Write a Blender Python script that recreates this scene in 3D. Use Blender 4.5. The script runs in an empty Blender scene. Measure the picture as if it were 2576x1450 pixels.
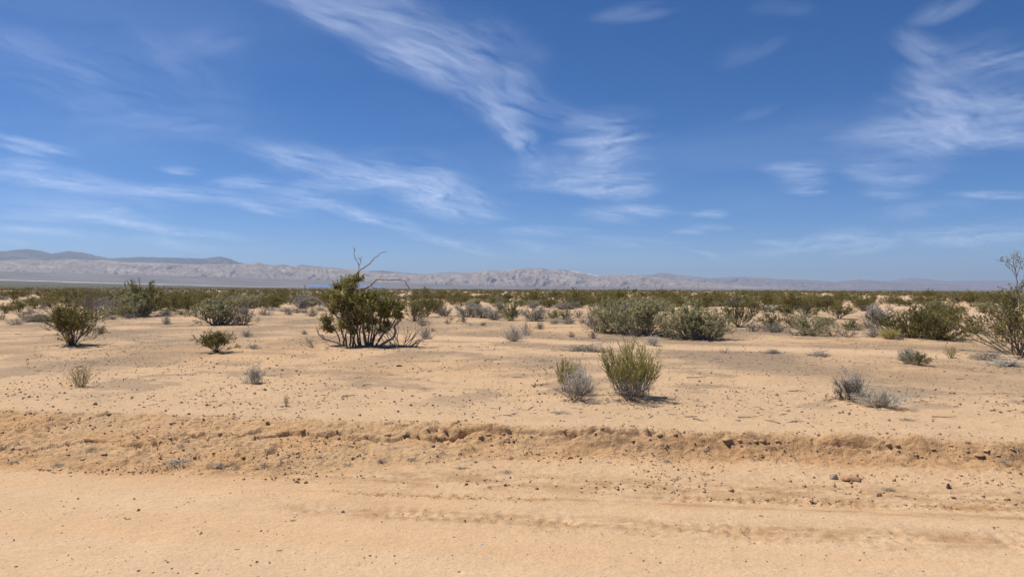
import bpy, math, random
import numpy as np
from mathutils import Matrix, Vector

# ------------------------------------------------------------------ camera, sky, sun, exposure
scene = bpy.context.scene
COL = scene.collection
R = math.radians
PW, PH, FP = 2575.0, 1450.0, 1772.5          # photo measuring grid and focal length in it (about 72 degrees wide)
HAZE = 6.4e-5                                  # scattering per metre of the valley air
CAM = np.array([0.0, 0.0, 1.65])
ROLL = math.atan(0.0039)
cam_d = bpy.data.cameras.new('camera')
cam_d.sensor_width = 36.0
cam_d.lens = 36.0 * FP / PW
cam_d.clip_start, cam_d.clip_end = 0.1, 250000.0
cam = bpy.data.objects.new('camera', cam_d)
COL.objects.link(cam)
cr, sr = math.cos(ROLL), math.sin(ROLL)
cam.matrix_world = Matrix(((cr, -sr, 0, CAM[0]), (0, 0, -1, CAM[1]), (sr, cr, 0, CAM[2]), (0, 0, 0, 1)))
scene.camera = cam

SUN_EL, SUN_AZ = R(60), R(-68)                 # azimuth from +Y towards +X: the sun stands to the left, a little beyond
SUN_DIR = Vector((math.sin(SUN_AZ) * math.cos(SUN_EL), math.cos(SUN_AZ) * math.cos(SUN_EL), math.sin(SUN_EL)))
sun_d = bpy.data.lights.new('sun', 'SUN')
sun_d.energy, sun_d.angle, sun_d.color = 4.3, R(0.53), (1.0, 0.955, 0.88)
sun = bpy.data.objects.new('sun', sun_d)
sun.rotation_euler = SUN_DIR.to_track_quat('Z', 'Y').to_euler()
COL.objects.link(sun)

scene.view_settings.view_transform = 'Standard'
scene.view_settings.look = 'None'
scene.view_settings.gamma = 1.0
scene.view_settings.use_curve_mapping = False
scene.view_settings.exposure = 0.36
scene.cycles.max_bounces = 5
scene.cycles.diffuse_bounces = 2
scene.cycles.transparent_max_bounces = 8
scene.cycles.volume_bounces = 0
scene.cycles.use_denoising = True


def ray(x, y):
    """Direction in the world of a point of the photo's measuring grid."""
    a, b = (x - PW / 2) / FP, (PH / 2 - y) / FP
    d = np.array([a * cr - b * sr, 1.0, a * sr + b * cr])
    return d / np.linalg.norm(d)


class Nodes:
    """Small helper for node trees."""
    def __init__(self, tree):
        self.t = tree
        tree.nodes.clear()

    def n(self, kind, _in=None, **kw):
        nd = self.t.nodes.new(kind)
        for k, v in kw.items():
            setattr(nd, k, v)
        for k, v in (_in or {}).items():
            s = nd.inputs[k]
            if isinstance(v, bpy.types.NodeSocket):
                self.t.links.new(v, s)
            else:
                s.default_value = v
        return nd

    def math(self, op, a, b=0.0, c=None, clamp=False):
        d = {0: a, 1: b}
        if c is not None:
            d[2] = c
        return self.n('ShaderNodeMath', d, operation=op, use_clamp=clamp).outputs[0]

    def vmath(self, op, a, b=(0, 0, 0)):
        return self.n('ShaderNodeVectorMath', {0: a, 1: b}, operation=op)

    def mix(self, f, a, b, blend='MIX'):
        nd = self.n('ShaderNodeMix', data_type='RGBA', blend_type=blend)
        for i, v in ((0, f), (6, a), (7, b)):
            if isinstance(v, bpy.types.NodeSocket):
                self.t.links.new(v, nd.inputs[i])
            else:
                nd.inputs[i].default_value = v if i == 0 else (*v, 1.0)[:4]
        return nd.outputs[2]

    def noise(self, vec, scale, detail=4.0, rough=0.5, dist=0.0):
        return self.n('ShaderNodeTexNoise', {'Vector': vec, 'Scale': scale, 'Detail': detail, 'Roughness': rough, 'Distortion': dist})

    def maprange(self, v, a, b, c=0.0, d=1.0, smooth=True):
        return self.n('ShaderNodeMapRange', {0: v, 1: a, 2: b, 3: c, 4: d},
                      interpolation_type='SMOOTHSTEP' if smooth else 'LINEAR').outputs[0]


# ---- sky: Nishita
world = bpy.data.worlds.new('World')
scene.world = world
world.use_nodes = True
N = Nodes(world.node_tree)
skyt = N.n('ShaderNodeTexSky', sky_type='NISHITA', sun_disc=False, sun_elevation=SUN_EL,
           sun_rotation=SUN_AZ, altitude=3000.0, air_density=0.75, dust_density=0.8, ozone_density=3.4)
hsv = N.n('ShaderNodeHueSaturation', {'Color': skyt.outputs[0], 'Saturation': 1.33, 'Value': 1.0, 'Hue': 0.505})
bg = N.n('ShaderNodeBackground', {'Color': hsv.outputs[0], 'Strength': 0.090})
N.n('ShaderNodeOutputWorld', {'Surface': bg.outputs[0]})
world.cycles.sampling_method = 'MANUAL'
world.cycles.sample_map_resolution = 512


# ------------------------------------------------------------------ numpy noise
def _hash(ix, iy, seed):
    h = (ix.astype(np.int64) * 374761393 + iy.astype(np.int64) * 668265263 + seed * 974634777) & 0xFFFFFFFF
    h = ((h ^ (h >> 13)) * 1274126177) & 0xFFFFFFFF
    h = ((h ^ (h >> 16)) * 2246822519) & 0xFFFFFFFF
    return (h ^ (h >> 15)) & 0xFFFFFF


_ang = np.linspace(0, 2 * math.pi, 1024, endpoint=False)
_GC, _GS = np.cos(_ang), np.sin(_ang)


def perlin(x, y, seed=0):
    x, y = np.asarray(x, float), np.asarray(y, float)
    x0, y0 = np.floor(x), np.floor(y)
    fx, fy = x - x0, y - y0
    ux, uy = fx * fx * fx * (fx * (fx * 6 - 15) + 10), fy * fy * fy * (fy * (fy * 6 - 15) + 10)

    def g(dx, dy):
        a = _hash(x0 + dx, y0 + dy, seed) & 1023
        return _GC[a] * (fx - dx) + _GS[a] * (fy - dy)
    g00, g01 = g(0, 0), g(0, 1)
    a = g00 + ux * (g(1, 0) - g00)
    b = g01 + ux * (g(1, 1) - g01)
    return 1.5 * (a + uy * (b - a))


def fbm(x, y, octs=4, seed=0, gain=0.5, lac=2.03):
    s, a, f = 0.0, 1.0, 1.0
    for i in range(octs):
        s = s + a * perlin(x * f + 17.3 * i, y * f - 9.1 * i, seed + i)
        a *= gain
        f *= lac
    return s


def ridged(x, y, octs=4, seed=0, gain=0.5):
    s, a, f = 0.0, 1.0, 1.0
    for i in range(octs):
        s = s + a * (1 - np.abs(perlin(x * f + 7.7 * i, y * f + 3.1 * i, seed + i)) * 2)
        a *= gain
        f *= 2.07
    return s


def sstep(a, b, x):
    t = np.clip((x - a) / (b - a), 0, 1)
    return t * t * (3 - 2 * t)


# ------------------------------------------------------------------ mesh helpers
def make_mesh(name, verts, faces, smooth=False, attrs=None):
    verts = np.asarray(verts, np.float32).reshape(-1, 3)
    faces = np.asarray(faces, np.int32)
    k = faces.shape[1]
    me = bpy.data.meshes.new(name)
    me.vertices.add(len(verts))
    me.vertices.foreach_set('co', verts.ravel())
    me.loops.add(faces.size)
    me.loops.foreach_set('vertex_index', faces.ravel())
    me.polygons.add(len(faces))
    me.polygons.foreach_set('loop_start', np.arange(len(faces), dtype=np.int32) * k)
    me.polygons.foreach_set('loop_total', np.full(len(faces), k, np.int32))
    if smooth:
        me.polygons.foreach_set('use_smooth', np.ones(len(faces), bool))
    for an, (typ, data) in (attrs or {}).items():
        at = me.attributes.new(an, typ, 'POINT')
        if typ == 'FLOAT':
            at.data.foreach_set('value', np.asarray(data, np.float32).ravel())
        else:
            at.data.foreach_set('color', np.asarray(data, np.float32).ravel())
    me.update(calc_edges=True)
    return me


def obj(name, me, mat=None, parent=None, loc=None, rotz=0.0, scale=None):
    o = bpy.data.objects.new(name, me)
    COL.objects.link(o)
    if mat is not None and me is not None and not me.materials:
        me.materials.append(mat)
    if parent is not None:
        o.parent = parent
    if loc is not None:
        o.location = tuple(float(v) for v in loc)
    if rotz:
        o.rotation_euler = (0, 0, float(rotz))
    if scale is not None:
        o.scale = tuple(float(v) for v in scale)
    return o


def tag(o, label, cat, group=None):
    o['label'], o['category'] = label, cat
    if group:
        o['group'] = group
    return o


def structure(o):
    o['kind'] = 'structure'
    return o


def grid_faces(nr, nc):
    i = np.arange(nr * nc).reshape(nr, nc)
    return np.stack([i[:-1, :-1], i[:-1, 1:], i[1:, 1:], i[1:, :-1]], -1).reshape(-1, 4)


# ------------------------------------------------------------------ materials
def new_mat(name):
    m = bpy.data.materials.new(name)
    m.use_nodes = True
    return m, Nodes(m.node_tree)


def finish(n, color, rough=0.9, bump=None, bump_d=0.01, bump_s=0.6, spec=0.15, extra=None):
    d = {'Base Color': color, 'Roughness': rough, 'Specular IOR Level': spec}
    if bump is not None:
        b = n.n('ShaderNodeBump', {'Height': bump, 'Distance': bump_d, 'Strength': bump_s})     # strength may be a socket
        d['Normal'] = b.outputs[0]
    p = n.n('ShaderNodeBsdfPrincipled', d)
    sh = p.outputs[0]
    if extra:
        sh = extra(n, sh, color)
    n.n('ShaderNodeOutputMaterial', {'Surface': sh})


def soil_mat(name, fine=1.0):
    """Sandy soil: colour of the place in the point attribute 'soil', grain and specks from noise."""
    m, n = new_mat(name)
    pos = n.n('ShaderNodeNewGeometry').outputs['Position']
    at = n.n('ShaderNodeAttribute', attribute_name='soil').outputs['Color']
    lit = n.n('ShaderNodeAttribute', attribute_name='litter').outputs['Fac']
    a = n.noise(pos, 2.3, 6.0, 0.62).outputs[0]
    b = n.noise(pos, 38.0, 4.0, 0.6).outputs[0]
    c = n.noise(pos, 170.0, 2.0, 0.6).outputs[0]
    v = n.math('ADD', n.math('MULTIPLY', n.math('SUBTRACT', a, 0.5), 0.30), n.math('MULTIPLY', n.math('SUBTRACT', b, 0.5), 0.55))
    v = n.math('ADD', v, n.math('MULTIPLY', n.math('SUBTRACT', c, 0.5), 0.60))
    v = n.math('ADD', v, 1.0)
    col = n.n('ShaderNodeVectorMath', {0: at, 3: v}, operation='SCALE').outputs[0]
    # small dark bits of gravel and plant litter lying on the sand
    vor = n.n('ShaderNodeTexVoronoi', {'Vector': pos, 'Scale': 11.0, 'Randomness': 1.0})
    gate = n.math('GREATER_THAN', n.n('ShaderNodeSeparateColor', {0: vor.outputs['Color']}).outputs[0], n.math('SUBTRACT', 1.0, lit))
    sp = n.math('MULTIPLY', n.maprange(vor.outputs['Distance'], 0.30, 0.16), gate)
    vor2 = n.n('ShaderNodeTexVoronoi', {'Vector': pos, 'Scale': 31.0, 'Randomness': 1.0})
    gate2 = n.math('GREATER_THAN', n.n('ShaderNodeSeparateColor', {0: vor2.outputs['Color']}).outputs[1], n.math('SUBTRACT', 1.0, n.math('MULTIPLY', lit, 0.7)))
    sp2 = n.math('MULTIPLY', n.maprange(vor2.outputs['Distance'], 0.34, 0.2), gate2)
    spk = n.math('MAXIMUM', sp, n.math('MULTIPLY', sp2, 0.8))
    col = n.mix(n.math('MULTIPLY', spk, 0.72), col, (0.135, 0.092, 0.058))
    h = n.math('ADD', n.math('MULTIPLY', b, 1.0), n.math('MULTIPLY', c, 0.35))
    h = n.math('ADD', h, n.math('MULTIPLY', spk, 0.6))
    h = n.math('ADD', h, n.math('MULTIPLY', n.noise(pos, 11.0, 5.0, 0.65).outputs[0], 2.0))
    finish(n, col, 0.95, h, 0.02, n.n('ShaderNodeAttribute', attribute_name='relief').outputs['Fac'], 0.08)
    return m


def leaf_mat(name, ramp, transl=0.25, rough=0.65, var=0.3):
    m, n = new_mat(name)
    geo = n.n('ShaderNodeNewGeometry')
    oi = n.n('ShaderNodeObjectInfo')
    cr_ = n.n('ShaderNodeValToRGB', {0: geo.outputs['Random Per Island']})
    el = cr_.color_ramp.elements
    el[0].position, el[0].color = 0.0, (*ramp[0], 1)
    el[1].position, el[1].color = 1.0, (*ramp[-1], 1)
    for i, c in enumerate(ramp[1:-1]):
        e = el.new((i + 1) / (len(ramp) - 1))
        e.color = (*c, 1)
    pos = n.n('ShaderNodeTexCoord').outputs['Object']
    cl = n.noise(pos, 2.6, 3.0, 0.5).outputs[0]
    v = n.math('ADD', n.math('MULTIPLY', n.math('SUBTRACT', cl, 0.5), 0.9), n.math('ADD', 1.0 - var / 2, n.math('MULTIPLY', oi.outputs['Random'], var)))
    col = n.n('ShaderNodeVectorMath', {0: cr_.outputs[0], 3: v}, operation='SCALE').outputs[0]

    def ex(n, sh, c):
        t = n.n('ShaderNodeBsdfTranslucent', {'Color': c})
        return n.n('ShaderNodeMixShader', {0: transl, 1: sh, 2: t.outputs[0]}).outputs[0]
    finish(n, col, rough, spec=0.25, extra=ex)
    return m


def wood_mat(name, c0, c1, scale=30.0):
    m, n = new_mat(name)
    pos = n.n('ShaderNodeTexCoord').outputs['Object']
    geo = n.n('ShaderNodeNewGeometry')
    a = n.noise(pos, scale, 4.0, 0.6).outputs[0]
    f = n.math('ADD', n.math('MULTIPLY', a, 0.55), n.math('MULTIPLY', geo.outputs['Random Per Island'], 0.45))
    finish(n, n.mix(n.maprange(f, 0.25, 0.75), c0, c1), 0.85, a, 0.01, 0.5)
    return m


def rock_mat(name, c0, c1, scale=18.0):
    m, n = new_mat(name)
    pos = n.n('ShaderNodeNewGeometry').outputs['Position']
    oi = n.n('ShaderNodeObjectInfo')
    a = n.noise(pos, scale, 5.0, 0.6).outputs[0]
    isl = n.n('ShaderNodeNewGeometry').outputs['Random Per Island']
    f = n.math('ADD', n.math('MULTIPLY', a, 0.5), n.math('ADD', n.math('MULTIPLY', oi.outputs['Random'], 0.25), n.math('MULTIPLY', isl, 0.25)))
    finish(n, n.mix(n.maprange(f, 0.25, 0.75), c0, c1), 0.95, a, 0.01, 0.7, 0.1)
    return m


M_ROAD = soil_mat('road_sand', 0.7)
M_BANK = soil_mat('bank_soil', 1.6)
M_SOIL = soil_mat('desert_sand', 1.0)
M_CREO = leaf_mat('creosote_leaves', [(0.160, 0.142, 0.036), (0.260, 0.225, 0.055), (0.350, 0.295, 0.085), (0.230, 0.180, 0.070)], 0.32)
M_CREOB = leaf_mat('dense_creosote_leaves', [(0.150, 0.140, 0.040), (0.235, 0.212, 0.060), (0.310, 0.270, 0.085)], 0.32)
M_HERO = leaf_mat('fresh_creosote_leaves', [(0.230, 0.215, 0.058), (0.365, 0.330, 0.085), (0.480, 0.420, 0.125), (0.300, 0.240, 0.090)], 0.38)
M_FARS = leaf_mat('far_scrub_leaves', [(0.155, 0.125, 0.052), (0.225, 0.185, 0.075), (0.300, 0.245, 0.110)], 0.25)
M_SALT = leaf_mat('saltbush_leaves', [(0.310, 0.300, 0.130), (0.440, 0.415, 0.190), (0.560, 0.520, 0.260), (0.390, 0.330, 0.190)], 0.34)
M_GREY = leaf_mat('bursage_leaves', [(0.330, 0.310, 0.245), (0.470, 0.445, 0.365), (0.570, 0.545, 0.455)], 0.25)
M_PALE = leaf_mat('pale_dry_twigs', [(0.560, 0.490, 0.390), (0.700, 0.640, 0.530), (0.780, 0.730, 0.630)], 0.35)
M_LITT = leaf_mat('dry_grass_litter', [(0.300, 0.255, 0.190), (0.430, 0.370, 0.280), (0.520, 0.450, 0.340)], 0.2)
M_EPH = leaf_mat('green_broom_stems', [(0.400, 0.390, 0.130), (0.560, 0.510, 0.180), (0.680, 0.600, 0.260), (0.600, 0.500, 0.290)], 0.45)
M_STRAW = leaf_mat('straw_stems', [(0.380, 0.300, 0.150), (0.500, 0.410, 0.220)], 0.2)
M_GREEN = leaf_mat('fresh_green_leaves', [(0.150, 0.180, 0.055), (0.230, 0.260, 0.080), (0.310, 0.325, 0.125)], 0.25)
M_BARK = wood_mat('dark_bark', (0.085, 0.068, 0.055), (0.240, 0.200, 0.160))
M_DEADW = wood_mat('bleached_wood', (0.200, 0.165, 0.130), (0.450, 0.390, 0.320))
M_TWIG = wood_mat('grey_twig', (0.170, 0.145, 0.120), (0.380, 0.335, 0.285))
M_CLOD = rock_mat('dirt_clod', (0.360, 0.228, 0.124), (0.510, 0.340, 0.192))
M_DCLOD = rock_mat('dark_gravel', (0.180, 0.118, 0.072), (0.340, 0.225, 0.135))
M_STONE = rock_mat('orange_stone', (0.360, 0.215, 0.115), (0.500, 0.310, 0.170), 30)
M_GSTONE = rock_mat('grey_stone', (0.240, 0.185, 0.140), (0.380, 0.300, 0.230), 30)
M_WSTONE = rock_mat('white_stone', (0.550, 0.500, 0.440), (0.720, 0.680, 0.620), 30)
M_GRIT = rock_mat('road_grit', (0.260, 0.180, 0.110), (0.720, 0.610, 0.480), 3)
M_DARK = rock_mat('dark_scrap', (0.050, 0.042, 0.036), (0.110, 0.090, 0.075), 30)

# ------------------------------------------------------------------ sky: a sheet of thin cirrus about nine kilometres up
DECK_H, KZ = 9000.0, 0.10                        # KZ bends the sheet down towards the horizon as the earth's curve does
# streaks of cirrus: end points and width in the photo's grid, density
STREAKS = [
    # the long band from the top centre down to the right
    (640, -30, 1000, 120, 46, .42), (800, 0, 1100, 70, 60, .34), (930, 100, 1230, 240, 64, .50), (1000, 60, 1360, 190, 90, .30),
    (1150, 190, 1420, 320, 70, .36), (1250, 270, 1350, 430, 42, .50), (1280, 160, 1380, 260, 50, .30),
    (1420, 300, 1600, 320, 44, .34), (1420, 365, 1640, 335, 26, .60), (1460, 400, 1610, 360, 60, .44), (1450, 440, 1620, 425, 46, .46),
    (1440, 490, 1590, 465, 44, .55), (1450, 530, 1650, 545, 34, .40), (1560, 520, 1690, 545, 16, .42), (1330, 400, 1560, 480, 90, .24),
    # upper left veils
    (20, 70, 300, 210, 60, .15), (330, 60, 520, 230, 46, .12), (420, 110, 620, 90, 46, .12), (250, 330, 560, 290, 70, .15), (0, 120, 500, 330, 160, .10),
    # lower left streaks
    (0, 338, 200, 392, 13, .55), (0, 360, 130, 396, 11, .50), (0, 400, 110, 420, 22, .34), (-100, 430, 320, 470, 34, .50), (200, 465, 700, 505, 24, .50),
    (560, 500, 760, 545, 14, .45), (390, 420, 480, 432, 13, .45), (540, 450, 720, 470, 22, .52), (620, 350, 860, 420, 46, .46), (800, 400, 1130, 500, 70, .50),
    (960, 440, 1230, 540, 60, .52), (1050, 500, 1210, 560, 50, .44), (700, 490, 880, 510, 46, .40), (820, 510, 1060, 585, 22, .58), (1050, 585, 1240, 645, 18, .48),
    (120, 530, 400, 565, 20, .50), (250, 555, 620, 603, 15, .55), (0, 540, 150, 552, 16, .35), (-50, 570, 320, 602, 12, .48), (380, 590, 540, 640, 26, .40), (0, 500, 420, 540, 60, .26),
    (0, 606, 80, 610, 10, .3),
    # right side
    (2300, 60, 2420, -10, 34, .34), (2280, 80, 2380, 170, 50, .34), (2290, 170, 2420, 250, 80, .36), (2270, 230, 2480, 330, 110, .44), (2300, 320, 2500, 380, 76, .46),
    (2380, 180, 2620, 110, 80, .30), (2400, 280, 2640, 230, 60, .32), (2420, 360, 2660, 310, 60, .42), (2100, 350, 2320, 330, 34, .32), (2150, 400, 2400, 380, 90, .18),
    (1925, 428, 2110, 415, 26, .44), (1950, 455, 2100, 440, 30, .34), (1975, 484, 2070, 475, 16, .46), (2170, 495, 2300, 478, 24, .44), (2180, 450, 2330, 430, 40, .30),
    (2390, 488, 2640, 492, 14, .55), (2250, 520, 2400, 540, 40, .22), (1715, 540, 1830, 535, 13, .46), (1700, 582, 1780, 580, 11, .44), (1760, 575, 1840, 566, 14, .34),
    (1890, 605, 1985, 615, 11, .46), (1880, 650, 2130, 600, 26, .46), (2040, 600, 2260, 590, 32, .44), (2120, 645, 2220, 605, 26, .46), (2300, 625, 2620, 570, 46, .48),
    (1730, 626, 1850, 660, 8, .40), (1500, 34, 1720, 0, 26, .20), (1830, 170, 1940, 90, 40, .10), (1840, 300, 1920, 262, 20, .12), (1930, 40, 2000, 0, 60, .08),
    (1260, 575, 1480, 590, 18, .34), (1300, 600, 1400, 640, 26, .28), (1480, 600, 1700, 620, 26, .24),
]


def deck_uv(d):
    return d[..., :2] / (np.maximum(d[..., 2:3], 0) + KZ)


def cirrus_sheet():
    az = np.radians(np.concatenate([np.linspace(-180, -44, 40)[:-1], np.linspace(-44, 44, 430), np.linspace(44, 180, 40)[1:]]))
    el = np.radians(np.concatenate([np.linspace(0.15, 25, 190), np.linspace(25, 89.9, 24)[1:]]))
    A, E = np.meshgrid(az, el)
    D = np.stack([np.sin(A) * np.cos(E), np.cos(A) * np.cos(E), np.sin(E)], -1)
    uv = deck_uv(D)
    P = D * (DECK_H / (D[..., 2:3] + KZ)) + CAM
    u, v = uv[..., 0], uv[..., 1]
    wu = 0.16 * fbm(u * 1.3, v * 1.3, 4, 301) + 0.035 * fbm(u * 6, v * 6, 3, 302)
    wv_ = 0.16 * fbm(u * 1.3 + 40, v * 1.3, 4, 303) + 0.035 * fbm(u * 6 + 40, v * 6, 3, 304)
    dens = np.zeros_like(u)
    for (x0, y0, x1, y1, wd, op) in STREAKS:
        cx_, cy_ = (x0 + x1) / 2, (y0 + y1) / 2
        L = math.hypot(x1 - x0, y1 - y0)
        a, b, c = deck_uv(ray(x0, y0)), deck_uv(ray(x1, y1)), deck_uv(ray(cx_, cy_))
        e = deck_uv(ray(cx_ - (y1 - y0) / L * wd, cy_ + (x1 - x0) / L * wd))
        ax = b - a
        la = np.linalg.norm(ax)
        ax = ax / la
        pr = np.array([-ax[1], ax[0]])
        lw = abs(np.dot(e - c, pr)) * 0.85 + 0.012
        k = min(1.0, 1.6 * lw + 0.15)
        du, dv = u + wu * k - c[0], v + wv_ * k - c[1]
        p, q = (du * ax[0] + dv * ax[1]) / (la * 0.58), (du * pr[0] + dv * pr[1]) / lw
        rr = np.sqrt(p * p + q * q)
        m = rr < 1.25
        if m.any():
            # combed: noise drawn out along the streak
            f = fbm(p[m] * la * 1.3, q[m] * min(lw * 13, 5.0), 4, 305, 0.6)
            sel = 1 - np.clip(rr[m] / 1.25, 0, 1)
            dens[m] += op * np.clip(sel * sel * (3 - 2 * sel) * (1 + 1.0 * f), 0, 2)
    veil = sstep(0.0, 0.9, fbm(u * 0.5, v * 0.5, 4, 306)) * 0.10
    dens = dens + veil
    me = make_mesh('sky', P, grid_faces(*A.shape)[:, ::-1], True, {'dens': ('FLOAT', dens)})
    m, n = new_mat('cirrus')
    pos = n.n('ShaderNodeVectorMath', {0: n.n('ShaderNodeNewGeometry').outputs['Position'], 3: 1 / DECK_H}, operation='SCALE').outputs[0]
    w_ = n.noise(pos, 2.2, 3.0, 0.55)
    wp = n.vmath('ADD', pos, n.n('ShaderNodeVectorMath', {0: w_.outputs['Color'], 3: 0.5}, operation='SCALE').outputs[0]).outputs[0]
    f1 = n.noise(n.n('ShaderNodeMapping', {'Vector': wp, 'Rotation': (0, 0, R(52)), 'Scale': (1.0, 3.2, 1)}).outputs[0], 2.2, 6.0, 0.55).outputs[0]
    de = n.n('ShaderNodeAttribute', attribute_name='dens').outputs['Fac']
    de = n.math('MULTIPLY', de, n.maprange(f1, 0.30, 0.70, 0.78, 1.15))
    al = n.math('SUBTRACT', 1.0, n.math('POWER', 2.718, n.math('MULTIPLY', de, -0.43)))
    tl = n.n('ShaderNodeBsdfTranslucent', {'Color': (0.70, 0.76, 0.86, 1)})
    tr = n.n('ShaderNodeBsdfTransparent')
    mx = n.n('ShaderNodeMixShader', {0: al, 1: tr.outputs[0], 2: tl.outputs[0]})
    n.n('ShaderNodeOutputMaterial', {'Surface': mx.outputs[0]})
    structure(obj('sky', me, m))


cirrus_sheet()

# ------------------------------------------------------------------ terrain
BETA = R(-6.76)                                  # the road runs away a little to the left
ES = np.array([math.cos(BETA), math.sin(BETA)])
ET = np.array([-math.sin(BETA), math.cos(BETA)])
T_SHOULDER, T_FIELD, T_FAR = 5.60, 7.75, 60.0

# elevation (degrees) of the valley floor seen from the camera, by distance and azimuth
EL_AZ = np.array([-75., -40, -36, -20, -10, 0, 20, 40, 75])
EL_R = np.array([600., 4300, 5500, 7600])
EL_T = np.array([[-.06, -.06, -.06, -.09, -.12, -.14, -.14, -.14, -.14],
                 [.36, .36, .35, .00, -.07, -.08, -.08, -.08, -.08],
                 [.50, .50, .48, .06, -.02, -.03, -.03, -.03, -.03],
                 [1.05, 1.05, 1.0, .72, .40, .15, .05, .05, .05]])


def valley(x, y):
    r = np.hypot(x, y)
    az = np.degrees(np.arctan2(x, np.maximum(y, 1e-3)))
    e = [np.interp(az, EL_AZ, row) for row in EL_T]
    k = np.clip(np.searchsorted(EL_R, r) - 1, 0, 2)
    out_ = np.zeros_like(r)
    for i in range(3):
        t = np.clip((r - EL_R[i]) / (EL_R[i + 1] - EL_R[i]), 0, 1)
        t = t * t * (3 - 2 * t) if i == 0 else t
        out_ = np.where(k == i, e[i] + (e[i + 1] - e[i]) * t, out_)
    return CAM[2] + r * np.tan(np.radians(out_))


def st(x, y):
    return x * ES[0] + y * ES[1], x * ET[0] + y * ET[1]


def xy(s, t):
    return s * ES[0] + t * ET[0], s * ES[1] + t * ET[1]


def rim(s):
    return 7.06 + 0.10 * perlin(s * 0.55, s * 0 + 3.3, 5) + 0.05 * perlin(s * 2.3, s * 0 + 1.3, 6) + 0.14 * sstep(0.5, -5.0, s)


def toe(s):
    return 6.60 + 0.06 * perlin(s * 0.8, s * 0 + 8.3, 7) + 0.035 * np.abs(np.sin(s * 2.3 + 2 * perlin(s * 0.7, s * 0, 8))) - 0.75 * sstep(0.0, -4.0, s)


# the crack in the crust, measured along its length
_cr = [(0, 765), (100, 775), (150, 768), (210, 797), (250, 780), (330, 775), (400, 765), (440, 765), (470, 750), (520, 748), (560, 757), (640, 740), (720, 735), (800, 738), (850, 745), (920, 764), (960, 750), (1000, 768),
       (1060, 756), (1150, 772), (1220, 765), (1290, 737), (1330, 735), (1420, 738), (1480, 730), (1550, 725), (1590, 745), (1620, 764), (1680, 745), (1720, 725), (1800, 720), (1860, 716), (1890, 747), (1940, 712), (2010, 692),
       (2200, 715), (2400, 730), (2575, 725), (2635, 738), (2695, 745), (2775, 738), (2875, 748), (2975, 750), (3075, 735), (3175, 742), (3275, 750), (3375, 740), (3475, 738), (3575, 735)]
_cs = []
for _x, _y in _cr:
    _d = ray(_x / 3.0, 858.4 + _y / 3.0)
    _p = CAM + _d * ((0.125 - CAM[2]) / _d[2])
    _cs.append(st(_p[0], _p[1]))
_cs = np.array(sorted(_cs))
_cs = np.concatenate([[[-8.0, _cs[0, 1] + 0.05], [-6.8, _cs[0, 1] - 0.03]], _cs])


def crack(s):
    return np.interp(s, _cs[:, 0], _cs[:, 1]) + 0.018 * perlin(s * 6.0, s * 0 + 2.5, 10) + 0.016 * perlin(s * 14, s * 0 + 4.5, 11)


def part(z, mask, f, *arrs):
    """Add f(...) to z only where the mask holds."""
    if mask.any():
        z[mask] += f(*[a[mask] for a in arrs])


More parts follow.
